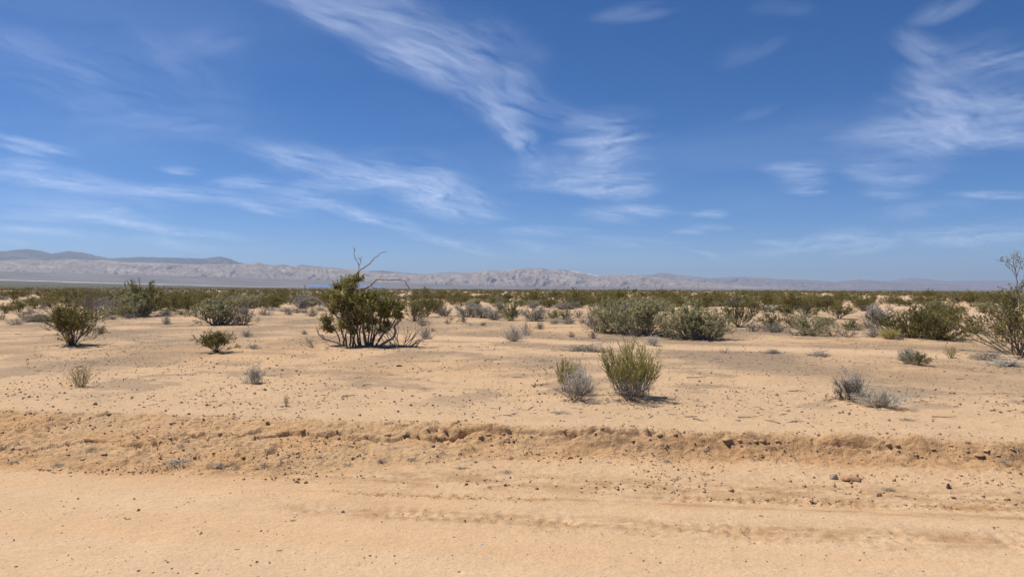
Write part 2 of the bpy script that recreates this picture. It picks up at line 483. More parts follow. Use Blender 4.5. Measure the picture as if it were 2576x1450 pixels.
def ground(x, y, detail=True):
    shape = np.broadcast(np.asarray(x), np.asarray(y)).shape
    x, y = np.array(x, float).ravel(), np.array(y, float).ravel()
    s, t = st(x, y)
    r = np.hypot(x, y)
    z = np.zeros_like(x)
    near = (t > 5.0) & (t < 8.6)
    rm, te = np.full_like(x, 7.06), np.full_like(x, 6.60)
    if near.any():
        rm[near], te[near] = rim(s[near]), toe(s[near])
    left = sstep(0.8, -2.2, s)                    # the bank is a slumped double step on the left, one face on the right
    q = np.clip((t - te) / np.maximum(rm - te, 0.1), 0, 1)
    face_r = 0.205 * (0.55 * q + 0.45 * sstep(0.55, 1.0, q))
    face_l = 0.205 * (0.72 * q + 0.28 * sstep(0.75, 1.0, q))
    z += face_r * (1 - left) + face_l * left
    z += 0.05 * sstep(5.6, 6.4, t) * (1 - 0.5 * q)                       # shoulder
    z += np.exp(-((t - (te - 0.05)) / 0.16) ** 2) * 0.028 * (1 - left)   # soft sand ridge heaped at the toe
    z += 0.03 * sstep(8.0, 14.0, t)
    part(z, (t > 8) & (r < 800), lambda x, y, t: 0.055 * fbm(x / 9.0, y / 9.0, 3, 21) * sstep(8.0, 14.0, t), x, y, t)
    part(z, (t > 20) & (r < 800), lambda x, y, t: 0.30 * fbm(x / 38.0, y / 38.0, 3, 22) * sstep(20, 60, t), x, y, t)
    fm = r > 60
    if fm.any():
        xf, yf, rf, zf = x[fm], y[fm], r[fm], z[fm]
        w = sstep(60, 700, rf)
        zf = zf * (1 - w) + w * (0.3 + 0.9 * fbm(xf / 160., yf / 160., 2, 23) * sstep(60, 200, rf) * sstep(1500, 500, rf))
        w2 = sstep(350, 900, rf)
        z[fm] = zf * (1 - w2) + w2 * valley(xf, yf)
    if detail:
        # cracked crust and slumped soil on the bank
        bm = (t > te - 0.25) & (t < rm + 0.30)

        def bank_relief(s, t, rm, te, left, q):
            bank = sstep(te - 0.25, te + 0.15, t) * sstep(rm + 0.30, rm - 0.02, t)
            rough = fbm(s * 3.1, t * 3.9, 5, 31, 0.55)
            bl = ridged(s * 5.5, t * 6.5, 3, 37)
            brk = sstep(-0.25, 0.45, perlin(s * 1.1, t * 1.6, 41))
            d = bank * (0.027 * rough + 0.017 * (bl - 1.0) * brk + 0.011 * fbm(s * 21, t * 24, 3, 38, 0.6))
            d += bank * brk * 0.045 * (np.maximum(fbm(s * 9.0, t * 11.0, 3, 43), 0.10) - 0.10)
            d -= bank * (1 - left) * 0.020 * np.abs(perlin(s * 3.3 + t * 0.8, t * 0.5, 45)) * sstep(0.9, 0.2, q)     # rills in the face
            d += 0.010 * np.exp(-((t - rm - 0.03) / 0.06) ** 2) * sstep(-0.1, 0.5, perlin(s * 1.7, s * 0 + 2.2, 47)) * (1 - 0.4 * left)   # lip of the rim
            return d
        part(z, bm, bank_relief, s, t, rm, te, left, q)

        def crack_relief(s, t):
            # the long crack with the crust standing proud above it
            cm = sstep(-8.5, -7.5, s) * sstep(0.9, 0.3, s) * (0.25 + 0.75 * sstep(-0.6, -0.2, perlin(s * 0.9, s * 0 + 6.1, 48)))
            cm2 = sstep(0.1, 0.8, s) * sstep(3.2, 2.2, s) * sstep(-0.1, 0.15, perlin(s * 1.5, s * 0 + 6.1, 49))
            dc = t - crack(s)
            cm = np.maximum(cm, cm2 * 0.8)
            return cm * (0.024 * sstep(-0.012, 0.014, dc) * np.exp(-np.maximum(dc, 0) / 0.22) - 0.060 * np.exp(-((dc + 0.011) / 0.014) ** 2))
        part(z, (t > 5.9) & (t < 7.7) & (np.abs(s) < 9), crack_relief, s, t)
        # shoulder: loose crumbs; road: graded sand with ripples and tyre marks
        part(z, (t > 5.5) & (t < te + 0.05), lambda s, t, te: sstep(5.5, 6.0, t) * sstep(te + 0.05, te - 0.2, t) *
             (0.010 * np.maximum(fbm(s * 7, t * 8, 3, 51), 0) + 0.006 * fbm(s * 22, t * 22, 2, 52)), s, t, te)
        part(z, t < 6.0, lambda s, t: sstep(6.0, 5.6, t) * (0.010 * fbm(s * 0.35, t * 2.6, 3, 53) + 0.0035 * fbm(s * 9, t * 14, 3, 54) + 0.004 * np.maximum(fbm(s * 1.2, t * 7, 3, 64), 0)), s, t)
        for tc_, wd, dp, s0, s1, sd, slope in ((5.68, 0.09, 0.026, 0.4, 9.0, 55, 0.010), (5.02, 0.14, 0.026, -2.2, 9.0, 56, -0.012), (5.50, 0.07, 0.026, -2.0, -0.45, 57, 0.0),
                                               (4.82, 0.08, 0.014, -0.5, 9.0, 58, -0.012), (6.0, 0.08, 0.006, -5.0, -1.0, 59, 0.02), (5.30, 0.05, 0.008, 2.9, 9.0, 60, 0.0)):
            def tyre(s, t):
                dt = t - (tc_ + slope * s + 0.03 * perlin(s * 0.6, s * 0 + sd, sd))
                mk = np.exp(-(dt / wd) ** 2) * sstep(s0 - 0.3, s0 + 0.3, s) * sstep(s1 + 0.3, s1 - 0.3, s)
                tread = 0.5 + 0.5 * np.sign(np.sin(s * 58 + np.sign(dt) * 1.6 + 9 * dt))
                br = sstep(-0.3, 0.3, perlin(s * 2.6, s * 0 + sd * 1.7, sd + 1))
                return -mk * dp * (0.35 + 0.65 * tread * br) + mk * dp * 0.9 * np.maximum(fbm(s * 17, t * 17, 2, sd + 2), 0)
            part(z, (np.abs(t - tc_ - slope * s) < 3 * wd) & (s > s0 - 0.4) & (s < s1 + 0.4), tyre, s, t)
        # field: low crust, scuffed and a little lumpy
        part(z, (t > rm + 0.1) & (t < 60), lambda s, t, rm: sstep(rm + 0.1, rm + 0.6, t) * sstep(60, 25, t) *
             (0.012 * fbm(s * 1.1, t * 1.1, 3, 61) + 0.007 * fbm(s * 5.0, t * 5.0, 3, 62) + 0.012 * np.maximum(fbm(s * 2.2, t * 2.2, 4, 63) - 0.25, 0)), s, t, rm)
        for mx, my, mr, mh in MOUNDS:             # loose sand heaped under the two broom shrubs
            part(z, (np.abs(x - mx) < 3 * mr) & (np.abs(y - my) < 3 * mr), lambda x, y: mh * np.exp(-(((x - mx) / mr) ** 2 + ((y - my) / (mr * 0.8)) ** 2)), x, y)
    return z.reshape(shape)


MOUNDS = []


def at(x, y, detail=False):
    """Where the ray through a point of the photo's grid meets the ground."""
    d = ray(x, y)
    if d[2] > -1e-4:
        d = d.copy()
        d[2] = -1e-4
    lam = np.geomspace(2.0, 4000.0, 160)
    for _ in range(3):
        q = CAM[None] + lam[:, None] * d[None]
        k = int(np.argmax(q[:, 2] < ground(q[:, 0], q[:, 1], detail)))
        lam = np.linspace(lam[max(k - 1, 0)], lam[k], 40)
    q = CAM + lam[-1] * d
    return np.array([q[0], q[1], float(ground(q[0], q[1], True))])


def px2m(p):
    """Metres per photo-grid unit at a world point."""
    return p[1] / FP


for (mx_, my_, rad, hh) in ((1462, 1012, 0.42, 0.05), (1590, 1008, 0.55, 0.06), (2150, 1008, 0.35, 0.04)):
    p_ = at(mx_, my_)
    MOUNDS.append((p_[0], p_[1], rad, hh))

# pale smoothed track crossing the field
TRK_A, TRK_B = np.array([-6.0, 21.0]), np.array([13.0, 13.8])
_td = (TRK_B - TRK_A) / np.linalg.norm(TRK_B - TRK_A)
_tn = np.array([-_td[1], _td[0]])


def track_dist(x, y):
    return (x - TRK_A[0]) * _tn[0] + (y - TRK_A[1]) * _tn[1] + 0.35 * perlin(x * 0.25, y * 0.25, 71)


def soil_color(x, y, z):
    s, t = st(x, y)
    rm, te = rim(s), toe(s)
    sand = np.array([0.536, 0.360, 0.209])
    red = np.array([0.535, 0.318, 0.154])
    pale = np.array([0.566, 0.389, 0.236])
    brown = np.array([0.280, 0.202, 0.132])
    scrub = np.array([0.105, 0.092, 0.055])
    c = np.broadcast_to(sand, x.shape + (3,)).copy()

    def blend(c, k, m):
        return c + (k - c) * np.clip(m, 0, 1)[..., None]
    r = np.hypot(x, y)
    road = sstep(6.1, 5.5, t)
    c = blend(c, pale, road * (0.5 + 0.35 * fbm(s * 0.3, t * 1.7, 3, 81)))
    c = blend(c, red, road * np.clip(0.10 + 0.4 * fbm(s * 0.22 + 4, t * 2.1, 3, 82), 0, 0.35))
    for tc_, wd, s0, sl in ((5.02, 0.17, -2.4, -0.012), (5.9, 0.22, -5.5, 0.0), (5.68, 0.07, 0.3, 0.01), (5.5, 0.06, -2.0, 0)):
        dt = t - (tc_ + sl * s)
        c = blend(c, np.array([0.370, 0.215, 0.105]), np.exp(-(dt / wd) ** 2) * sstep(s0 - 1, s0 + 1, s) * np.clip(0.45 + 0.7 * fbm(s * 2.3, t * 9, 4, 83, 0.65), 0, 0.9))
    bank = sstep(te - 0.40, te + 0.10, t) * sstep(rm + 0.15, rm - 0.05, t)
    c = blend(c, red, bank * (0.62 + 0.45 * fbm(s * 1.2, t * 2.5, 3, 84)))
    c = blend(c, np.array([0.455, 0.264, 0.128]), sstep(te, te + 0.1, t) * sstep(rm + 0.03, rm - 0.06, t) * sstep(-2.0, 1.0, s) * (0.65 + 0.4 * fbm(s * 2.0, t * 5, 3, 91)))  # redder soil of the right face, part of its shade put into the colour
    fld = sstep(rm, rm + 0.5, t)
    lit_p = fbm(x * 0.33, y * 0.22, 4, 85)
    lit = fld * sstep(8.0, 12.5, t)
    tr = np.exp(-(track_dist(x, y) / 0.75) ** 4) * sstep(-9, -3, x)
    c = blend(c, brown, lit * np.clip(0.16 + 0.9 * lit_p + 0.28 * sstep(11, 17, t) + 0.22 * sstep(1, 6, x) * sstep(24, 16, t), 0, 0.85) * (1 - tr))
    c = blend(c, brown, fld * sstep(7.6, 9.5, t) * sstep(60, 30, r) * 0.62 * sstep(0.05, 0.45, fbm(x * 0.65, y * 0.9, 4, 90, 0.62)) * (1 - tr))
    c = blend(c, red, lit * np.clip(0.10 + 0.35 * fbm(x * 0.15, y * 0.15, 2, 88), 0, .3) * sstep(40, 12, r))
    c = blend(c, pale, tr * 0.6)
    c = blend(c, pale, sstep(30, 55, r) * 0.8)
    # the far valley floor is closed scrub with a few pale openings
    op = sstep(0.35, 0.75, fbm(x / 60., y / 420., 3, 86))
    c = blend(c, scrub, sstep(220, 420, r) * (1 - 0.8 * op * sstep(1500, 500, r)))
    c = blend(c, np.array([0.200, 0.168, 0.155]), sstep(3900, 4900, r) * (0.75 + 0.5 * fbm(x / 500., y / 500., 3, 87)))
    litter = np.clip(0.03 + 0.26 * sstep(7.2, 10, t) + 0.16 * sstep(12, 20, t) + 0.42 * lit * np.clip(lit_p + 0.35, 0, 1.2), 0, 0.75) * (1 - 0.7 * tr) * fld
    litter = litter + 0.10 * bank * sstep(-.2, .3, perlin(s * 2, t * 2, 89)) + 0.015
    litter = litter * sstep(120, 60, r)
    relief = 0.42 + 0.40 * sstep(te - 0.2, te + 0.05, t) * sstep(rm + 0.4, rm, t) + 0.15 * fld
    return np.concatenate([c, np.ones_like(x)[..., None]], -1), litter, relief


def terrain(name, ts, ncol, mat, drop_first=0.0, drop_last=0.0, wide=1.12, base=8.0):
    ts = np.asarray(ts)
    u = np.linspace(-1, 1, ncol)
    hw = np.sqrt((wide * ts) ** 2 + base ** 2)
    S = hw[:, None] * u[None]
    T = np.repeat(ts[:, None], ncol, 1)
    X, Y = xy(S, T)
    Z = ground(X, Y)
    colr, lit, rel = soil_color(X, Y, Z)
    Z[0] -= drop_first
    Z[-1] -= drop_last
    me = make_mesh(name, np.stack([X, Y, Z], -1), grid_faces(len(ts), ncol), True,
                   {'soil': ('FLOAT_COLOR', colr), 'litter': ('FLOAT', lit), 'relief': ('FLOAT', rel)})
    return structure(obj(name, me, mat))


def graded(a, b, first, growth):
    out_, d = [a], first
    while out_[-1] < b:
        out_.append(out_[-1] + d)
        d *= growth
    out_ = np.array(out_)
    return a + (out_ - a) * (b - a) / (out_[-1] - a)


terrain('road', np.concatenate([np.linspace(-9, 3.0, 40)[:-1], np.linspace(3.0, T_SHOULDER + 0.03, 160)]), 840, M_ROAD, 0, 0.02)
terrain('roadside_bank', np.linspace(T_SHOULDER, T_FIELD, 180), 1080, M_BANK, 0.0, 0.0)
terrain('desert_ground', np.concatenate([[T_FIELD - 0.03], graded(T_FIELD, T_FAR, 0.038, 1.012)]), 660, M_SOIL, 0.02, 0.0)
terrain('valley_floor', np.concatenate([[T_FAR - 0.5], graded(T_FAR, 9000.0, 1.2, 1.045)]), 300, M_SOIL, 0.3, 0.0, 1.35)


# ------------------------------------------------------------------ mountains
def mountain_mat(name, rock, pale, dark, pale_amt=0.5, sc=1.0, varnish=0.0):
    m, n = new_mat(name)
    pos = n.n('ShaderNodeNewGeometry').outputs['Position']
    h = n.n('ShaderNodeAttribute', attribute_name='rise').outputs['Fac']
    a = n.noise(pos, 0.0028 * sc, 6.0, 0.6, 0.6).outputs[0]
    b = n.noise(pos, 0.011 * sc, 5.0, 0.62, 0.8).outputs[0]
    d = n.noise(pos, 0.0016 * sc, 4.0, 0.55).outputs[0]
    col = n.mix(n.maprange(b, 0.38, 0.62), dark, rock)
    band = n.math('MULTIPLY', n.maprange(a, 0.48, 0.62), n.maprange(h, 0.08, 0.35))
    band = n.math('MULTIPLY', band, n.maprange(h, 1.02, 0.55, 1.0 - varnish, 1.0))
    col = n.mix(n.math('MULTIPLY', band, pale_amt), col, pale)
    col = n.mix(n.math('MULTIPLY', n.maprange(d, 0.5, 0.68), 0.5), col, dark)
    col = n.mix(n.maprange(h, 0.16, 0.02), col, (0.205, 0.172, 0.158))
    finish(n, col, 0.95, b, 12.0, 0.5, 0.05)
    return m


def range_mesh(name, crest, r0, r1, r2, mat, seed, rough=1.0, nc=900, nr=90, gully=1.0):
    """A mountain range: crest line measured in the photo, footed at r0, cresting at r1, falling away to r2 (metres)."""
    dirs = np.array([ray(px, py) for px, py in crest])
    azc = np.arctan2(dirs[:, 0], dirs[:, 1])
    elc = dirs[:, 2] / np.hypot(dirs[:, 0], dirs[:, 1])
    az = np.linspace(azc[0], azc[-1], nc)
    el = np.interp(az, azc, elc)
    rr = np.concatenate([np.linspace(r0, r1, nr), np.linspace(r1, r2, 14)[1:]])
    A, Q = np.meshgrid(az, rr)
    wob = 1 + 0.05 * perlin(A * 9, A * 0 + seed, seed)
    RR = np.where(Q <= r1, r0 + (Q - r0) * wob, Q + (wob - 1) * (r1 - r0))
    X, Y = RR * np.sin(A), RR * np.cos(A)
    foot = valley(r0 * np.sin(az), r0 * np.cos(az)) - 6.0
    top = CAM[2] + el * r1 * (1 + 0.05 * perlin(az * 9, az * 0 + seed, seed) * (r1 - r0) / r1)
    rise = np.maximum(top - foot, 5.0)
    q = np.clip((Q - r0) / (r1 - r0), 0, 1)
    prof = 0.10 * sstep(0, 0.30, q) * q / 0.3 * (q < 0.3) + np.where(q >= 0.3, 0.10 + 0.90 * ((q - 0.3) / 0.7) ** 0.82, 0)
    back = np.clip((Q - r1) / (r2 - r1), 0, 1)
    prof = np.where(Q > r1, 1 - back ** 1.2, prof)
    wx = A * 60 + 1.3 * perlin(A * 30, q * 3, seed + 3)
    gul = ridged(wx * 1.0, q * 1.5 + 0.5 * perlin(A * 60, q * 4, seed + 4), 4, seed + 5, 0.5) - 1.0
    fine = fbm(A * 210, q * 14, 4, seed + 9, 0.55)
    env = sstep(0.05, 0.35, q) * (1 - 0.80 * sstep(0.75, 1.0, q))
    env = np.where(Q > r1, 0.2, env)
    Z = foot[None] + rise[None] * (prof + rough * env * (0.13 * gully * gul + 0.035 * fine)) + rise[None] * 0.018 * rough * fbm(A * 120, A * 0, 3, seed + 13) * (q > 0.7)
    Z = np.where(q == 0, foot[None] - 25, Z)
    me = make_mesh(name, np.stack([X, Y, Z], -1), grid_faces(*A.shape), True, {'rise': ('FLOAT', np.clip((Z - foot[None]) / rise[None], 0, 1.2))})
    return structure(obj(name, me, mat))


MM_FRONT = mountain_mat('badland_rock', (0.330, 0.262, 0.222), (0.480, 0.405, 0.340), (0.225, 0.178, 0.152), 0.55, 1.8)
MM_BACK = mountain_mat('dark_range_rock', (0.110, 0.100, 0.105), (0.250, 0.200, 0.170), (0.070, 0.066, 0.075), 0.35, 0.8)  # rock tinted bluish, some of the distance haze put into its colour
MM_FAR = mountain_mat('far_range_rock', (0.250, 0.190, 0.165), (0.330, 0.270, 0.235), (0.170, 0.130, 0.120), 0.4, 0.6)
MM_PALE = mountain_mat('pale_summit_rock', (0.330, 0.270, 0.230), (0.680, 0.630, 0.550), (0.220, 0.180, 0.155), 0.9, 1.3)

range_mesh('badland_hills', [(-420, 668), (-200, 662), (0, 656), (60, 652), (120, 655), (200, 651), (270, 655), (330, 659), (400, 661), (500, 664), (600, 664), (625, 663), (645, 659), (668, 664),
                             (700, 669), (760, 669), (830, 673), (870, 677), (905, 681), (940, 684), (1000, 686), (1050, 689), (1100, 687), (1160, 686), (1190, 682), (1225, 678), (1252, 681), (1290, 677),
                             (1320, 674), (1340, 675), (1356, 672), (1380, 678), (1420, 684), (1460, 689), (1490, 694), (1520, 693), (1560, 690), (1600, 692), (1640, 694), (1700, 702), (1760, 709),
                             (1850, 717), (1950, 723), (2050, 727)], 7400, 9300, 10800, MM_FRONT, 101, 1.0, 1000, 80)
range_mesh('dark_mountain_ridge', [(-420, 648), (-200, 640), (-80, 636), (0, 632), (25, 630), (50, 627), (75, 626), (100, 629), (130, 637), (152, 634), (175, 631), (205, 634), (240, 642), (272, 649), (300, 648),
                                   (350, 646), (420, 647), (480, 649), (512, 650), (530, 647), (553, 644), (575, 649), (600, 659), (640, 668), (690, 668), (715, 665), (735, 669), (758, 666), (790, 669), (850, 674),
                                   (920, 682), (960, 680), (1000, 684), (1060, 689), (1140, 684), (1180, 686), (1230, 690)], 10000, 12500, 14500, MM_BACK, 131, 0.55, 700, 60, 0.6)
range_mesh('pale_summit', [(1330, 690), (1380, 679), (1400, 677), (1430, 679), (1460, 684), (1485, 688), (1510, 694), (1540, 700)], 8700, 9700, 10600, MM_PALE, 151, 1.0, 200, 60)
range_mesh('far_mountain_ridge', [(1540, 700), (1600, 692), (1640, 690), (1664, 685), (1700, 690), (1730, 693), (1780, 699), (1820, 697), (1868, 695), (1920, 698), (1960, 702), (2010, 702), (2060, 705),
                                  (2100, 708), (2160, 702), (2200, 705), (2260, 710), (2350, 714), (2480, 720), (2700, 724)], 12500, 15500, 18000, MM_FAR, 171, 0.8, 600, 60)
range_mesh('farthest_mountain_ridge', [(1880, 706), (2000, 708), (2100, 709), (2180, 709), (2240, 706), (2270, 700), (2292, 698), (2330, 700), (2370, 706), (2430, 706), (2520, 705), (2580, 706), (2700, 708), (2950, 712)],
           19000, 24000, 27000, MM_FAR, 191, 0.5, 400, 40)

# pale dry lake bed along the foot of the left range, and the blue pond beside it
def sheet(name, azs, r_in, r_out, mat, lift=1.0, wob=0.0):
    az = np.radians(np.linspace(azs[0], azs[1], 160))
    w = 1 + wob * fbm(az * 40, az * 0, 3, 203)
    ends = np.minimum(1, np.minimum(np.linspace(0, 12, 160), np.linspace(12, 0, 160)))
    mid = (r_in + r_out) / 2
    rows = [mid + (k - 0.5) * (r_out - r_in) * w * ends for k in np.linspace(0, 1, 9)]
    RR = np.stack(rows)
    X, Y = RR * np.sin(az), RR * np.cos(az)
    Z = np.maximum(valley(X, Y), ground(X, Y, False)) + lift
    return structure(obj(name, make_mesh(name, np.stack([X, Y, Z], -1), grid_faces(9, 160)[:, ::-1], True), mat))


m_, n_ = new_mat('dry_lake_salt')
finish(n_, n_.mix(n_.noise(n_.n('ShaderNodeNewGeometry').outputs['Position'], 0.01, 4).outputs[0], (0.52, 0.46, 0.38), (0.68, 0.62, 0.54)), 0.9)
sheet('dry_lake', (-42, -14), 4600, 4950, m_, 2.0, 0.35)
sheet('dry_lake', (-33, -17), 3600, 3900, m_, 2.0, 0.5)
m_, n_ = new_mat('pond_water')
finish(n_, n_.mix(n_.noise(n_.n('ShaderNodeNewGeometry').outputs['Position'], 0.02, 3).outputs[0], (0.12, 0.19, 0.34), (0.15, 0.22, 0.38)), 0.35, spec=0.3)
sheet('pond', (-16.4, -10.0), 5500, 6100, m_, 3.0, 0.2)

# ------------------------------------------------------------------ plants: shapes
def nrm(v):
    return v / np.maximum(np.linalg.norm(v, axis=-1, keepdims=True), 1e-9)


def resample(P, t):
    """Points and tangents at parameter t (M,n) along polylines P (M,K,3)."""
    K = P.shape[1]
    f = np.clip(t, 0, 0.9999) * (K - 1)
    i = f.astype(int)
    w = (f - i)[..., None]
    m = np.arange(P.shape[0])[:, None]
    a, b = P[m, i], P[m, i + 1]
    return a + (b - a) * w, nrm(b - a)


def shoot(base, direc, length, K, wig, up, rng):
    """Grow M wandering shoots: returns (M,K,3)."""
    M = len(base)
    P = np.zeros((M, K, 3))
    P[:, 0] = base
    d = nrm(direc)
    step = (length / (K - 1))[:, None]
    for k in range(1, K):
        d = nrm(d + wig * rng.normal(size=(M, 3)) + np.array([0, 0, up]))
        P[:, k] = P[:, k - 1] + d * step
    return P


def branch(P, n, t0, t1, l0, l1, ang, K, wig, up, rng):
    """n side shoots on every shoot of P."""
    M = len(P)
    t = rng.uniform(t0, t1, (M, n))
    b, tan = resample(P, t)
    b, tan = b.reshape(-1, 3), tan.reshape(-1, 3)
    side = nrm(np.cross(tan, rng.normal(size=tan.shape)))
    a = ang * rng.uniform(0.6, 1.3, len(b))[:, None]
    d = tan * np.cos(a) + side * np.sin(a)
    return shoot(b, d, rng.uniform(l0, l1, len(b)) * (1.15 - 0.4 * t.reshape(-1)), K, wig, up, rng)


def tubes(P, r0, r1, n=4):
    """Tapered tubes along polylines; r0, r1 scalars or (M,)."""
    M, K, _ = P.shape
    tan = np.zeros_like(P)
    tan[:, 1:-1] = P[:, 2:] - P[:, :-2]
    tan[:, 0], tan[:, -1] = P[:, 1] - P[:, 0], P[:, -1] - P[:, -2]
    tan = nrm(tan)
    ref = np.where(np.abs(tan[..., 2:3]) > 0.9, np.array([1.0, 0, 0]), np.array([0, 0, 1.0]))
    a = nrm(np.cross(tan, ref))
    b = np.cross(tan, a)
    w = np.linspace(0, 1, K)[None]
    rad = np.broadcast_to(np.reshape(r0, (-1, 1)), (M, 1)) * (1 - w) + np.broadcast_to(np.reshape(r1, (-1, 1)), (M, 1)) * w
    th = np.arange(n) * 2 * math.pi / n
    V = P[:, :, None] + rad[:, :, None, None] * (np.cos(th)[None, None, :, None] * a[:, :, None] + np.sin(th)[None, None, :, None] * b[:, :, None])
    idx = np.arange(M * K * n).reshape(M, K, n)
    nx = np.roll(idx, -1, 2)
    F = np.stack([idx[:, :-1], nx[:, :-1], nx[:, 1:], idx[:, 1:]], -1).reshape(-1, 4)
    return V.reshape(-1, 3), F


def blades(base, direc, length, width, rng, fold=0.25):
    """Leaf-sized diamonds."""
    M = len(base)
    d = nrm(direc)
    sd = nrm(np.cross(d, rng.normal(size=(M, 3))))
    nn = np.cross(d, sd)
    L, W = np.reshape(length, (-1, 1)), np.reshape(width, (-1, 1))
    mid = base + d * L * 0.5 + nn * W * fold
    V = np.stack([base, mid + sd * W * 0.5, base + d * L, mid - sd * W * 0.5], 1)
    return V.reshape(-1, 3), np.arange(M * 4).reshape(M, 4)


def leaves_on(P, n, size, rng, t0=0.2, spread=1.0, aspect=0.55):
    t = rng.uniform(t0, 1.0, (len(P), n))
    b, tan = resample(P, t)
    b, tan = b.reshape(-1, 3), tan.reshape(-1, 3)
    d = tan + spread * rng.normal(size=tan.shape) + np.array([0, 0, 0.25])
    L = size * rng.uniform(0.6, 1.4, len(b))
    return blades(b, d, L, L * aspect, rng)


def join(parts):
    vs, fs, o = [], [], 0
    for v, f in parts:
        vs.append(v)
        fs.append(f + o)
        o += len(v)
    return np.concatenate(vs), np.concatenate(fs)


def unit(parts_list, h=1.0):
    """Scale groups of parts together so that the whole is 1 wide and 1 high, standing on 0."""
    allv = np.concatenate([p[0] for p in parts_list])
    top = np.quantile(allv[:, 2], 0.985)
    wid = (np.quantile(allv[:, 0], 0.965) - np.quantile(allv[:, 0], 0.035) + np.quantile(allv[:, 1], 0.965) - np.quantile(allv[:, 1], 0.035)) / 2
    return [(p[0] / np.array([wid, wid, top]), p[1]) for p in parts_list]


def radial(n, tilt0, tilt1, rng, r=0.05):
    az = rng.uniform(0, 2 * math.pi, n)
    ti = rng.uniform(tilt0, tilt1, n)
    d = np.stack([np.sin(ti) * np.cos(az), np.sin(ti) * np.sin(az), np.cos(ti)], -1)
    b = np.stack([r * np.cos(az) * rng.uniform(0, 1, n), r * np.sin(az) * rng.uniform(0, 1, n), np.full(n, -0.03)], -1)
    return b, d


def creosote(seed, ns=18, nb=6, nt=4, nl=7, leaf=0.028, tilt=0.95, bare=0.38, thick=0.8):
    rng = np.random.default_rng(seed)
    b, d = radial(ns, 0.05, tilt, rng, 0.07)
    S = shoot(b, d, rng.uniform(0.75, 1.1, ns), 7, 0.13, 0.05, rng)
    B = branch(S, nb, bare, 1.0, 0.20, 0.42, 0.55, 5, 0.14, 0.10, rng)
    T = branch(B, nt, 0.25, 1.0, 0.08, 0.17, 0.6, 3, 0.15, 0.10, rng)
    wood = join([tubes(S, 0.011 * thick, 0.004), tubes(B, 0.004, 0.002, 3), tubes(T[:, ::2], 0.002, 0.001, 3)])
    fol = join([leaves_on(T, nl, leaf, rng, 0.1), leaves_on(B, nl, leaf, rng, 0.4)])
    return unit([wood, fol])


def saltbush(seed, ns=28, nb=9, nt=4, nl=8, leaf=0.034, dead=22):
    rng = np.random.default_rng(seed)
    b, d = radial(ns, 0.05, 1.25, rng, 0.16)
    S = shoot(b, d, rng.uniform(0.65, 1.0, ns), 6, 0.2, 0.10, rng)
    B = branch(S, nb, 0.2, 1.0, 0.18, 0.34, 0.7, 4, 0.2, 0.08, rng)
    T = branch(B, nt, 0.2, 1.0, 0.06, 0.13, 0.7, 3, 0.2, 0.05, rng)
    b2, d2 = radial(dead, 1.0, 1.55, rng, 0.2)
    D = shoot(b2, d2, rng.uniform(0.4, 0.85, dead), 6, 0.25, 0.03, rng)
    D2 = branch(D, 4, 0.3, 1.0, 0.12, 0.3, 0.7, 4, 0.25, 0.03, rng)
    wood = join([tubes(S, 0.016, 0.005), tubes(B, 0.006, 0.003, 3), tubes(T[:, ::2], 0.003, 0.002, 3), tubes(D, 0.012, 0.004), tubes(D2, 0.006, 0.003, 3)])
    fol = join([leaves_on(T, nl, leaf, rng, 0.0, 1.1), leaves_on(B, nl, leaf, rng, 0.3, 1.1)])
    return unit([wood, fol])


def bursage(seed, ns=46, nb=6, nl=5, leaf=0.045, tw=0.008, tilt=1.4):
    rng = np.random.default_rng(seed)
    b, d = radial(ns, 0.0, tilt, rng, 0.14)
    S = shoot(b, d, rng.uniform(0.55, 1.0, ns), 5, 0.16, 0.06, rng)
    B = branch(S, nb, 0.2, 1.0, 0.15, 0.36, 0.55, 4, 0.16, 0.06, rng)
    wood = join([tubes(S, tw * 1.4, tw * 0.7, 3), tubes(B, tw * 0.8, tw * 0.5, 3)])
    fol = leaves_on(B, nl, leaf, rng, 0.35, 0.8, 0.3)
    return unit([wood, fol])


def broom(seed, ns=80, nb=7, tilt=0.72, r=0.24):
    """Upright broom of thin green stems on a short woody base."""
    rng = np.random.default_rng(seed)
    b, d = radial(ns, 0.0, tilt, rng, r)
    S = shoot(b, d, rng.uniform(0.25, 0.85, ns), 6, 0.11, 0.05, rng)
    B = branch(S, nb, 0.30, 1.0, 0.16, 0.36, 0.30, 5, 0.10, 0.10, rng)
    C = branch(B, 2, 0.2, 0.95, 0.08, 0.18, 0.35, 3, 0.10, 0.08, rng)
    wood = tubes(S[:, :4], 0.007, 0.004, 3)
    fol = join([tubes(S[:, 3:], 0.0045, 0.003, 3), tubes(B, 0.0040, 0.003, 3), tubes(C[:, ::2], 0.0035, 0.0025, 3), leaves_on(C, 3, 0.045, rng, 0.2, 0.35, 0.22)])
    return unit([wood, fol])


def deadbush(seed, ns=22, nb=6, nt=3, tilt=1.3, wig=0.24):
    rng = np.random.default_rng(seed)
    b, d = radial(ns, 0.05, tilt, rng, 0.15)
    S = shoot(b, d, rng.uniform(0.5, 1.0, ns), 7, wig, 0.05, rng)
    B = branch(S, nb, 0.25, 1.0, 0.2, 0.42, 0.6, 5, wig, 0.04, rng)
    T = branch(B, nt, 0.3, 1.0, 0.08, 0.18, 0.6, 3, wig, 0.02, rng)
    return unit([tubes(S, 0.013, 0.006, 4), join([tubes(B, 0.007, 0.004, 3), tubes(T, 0.005, 0.003, 3)])])


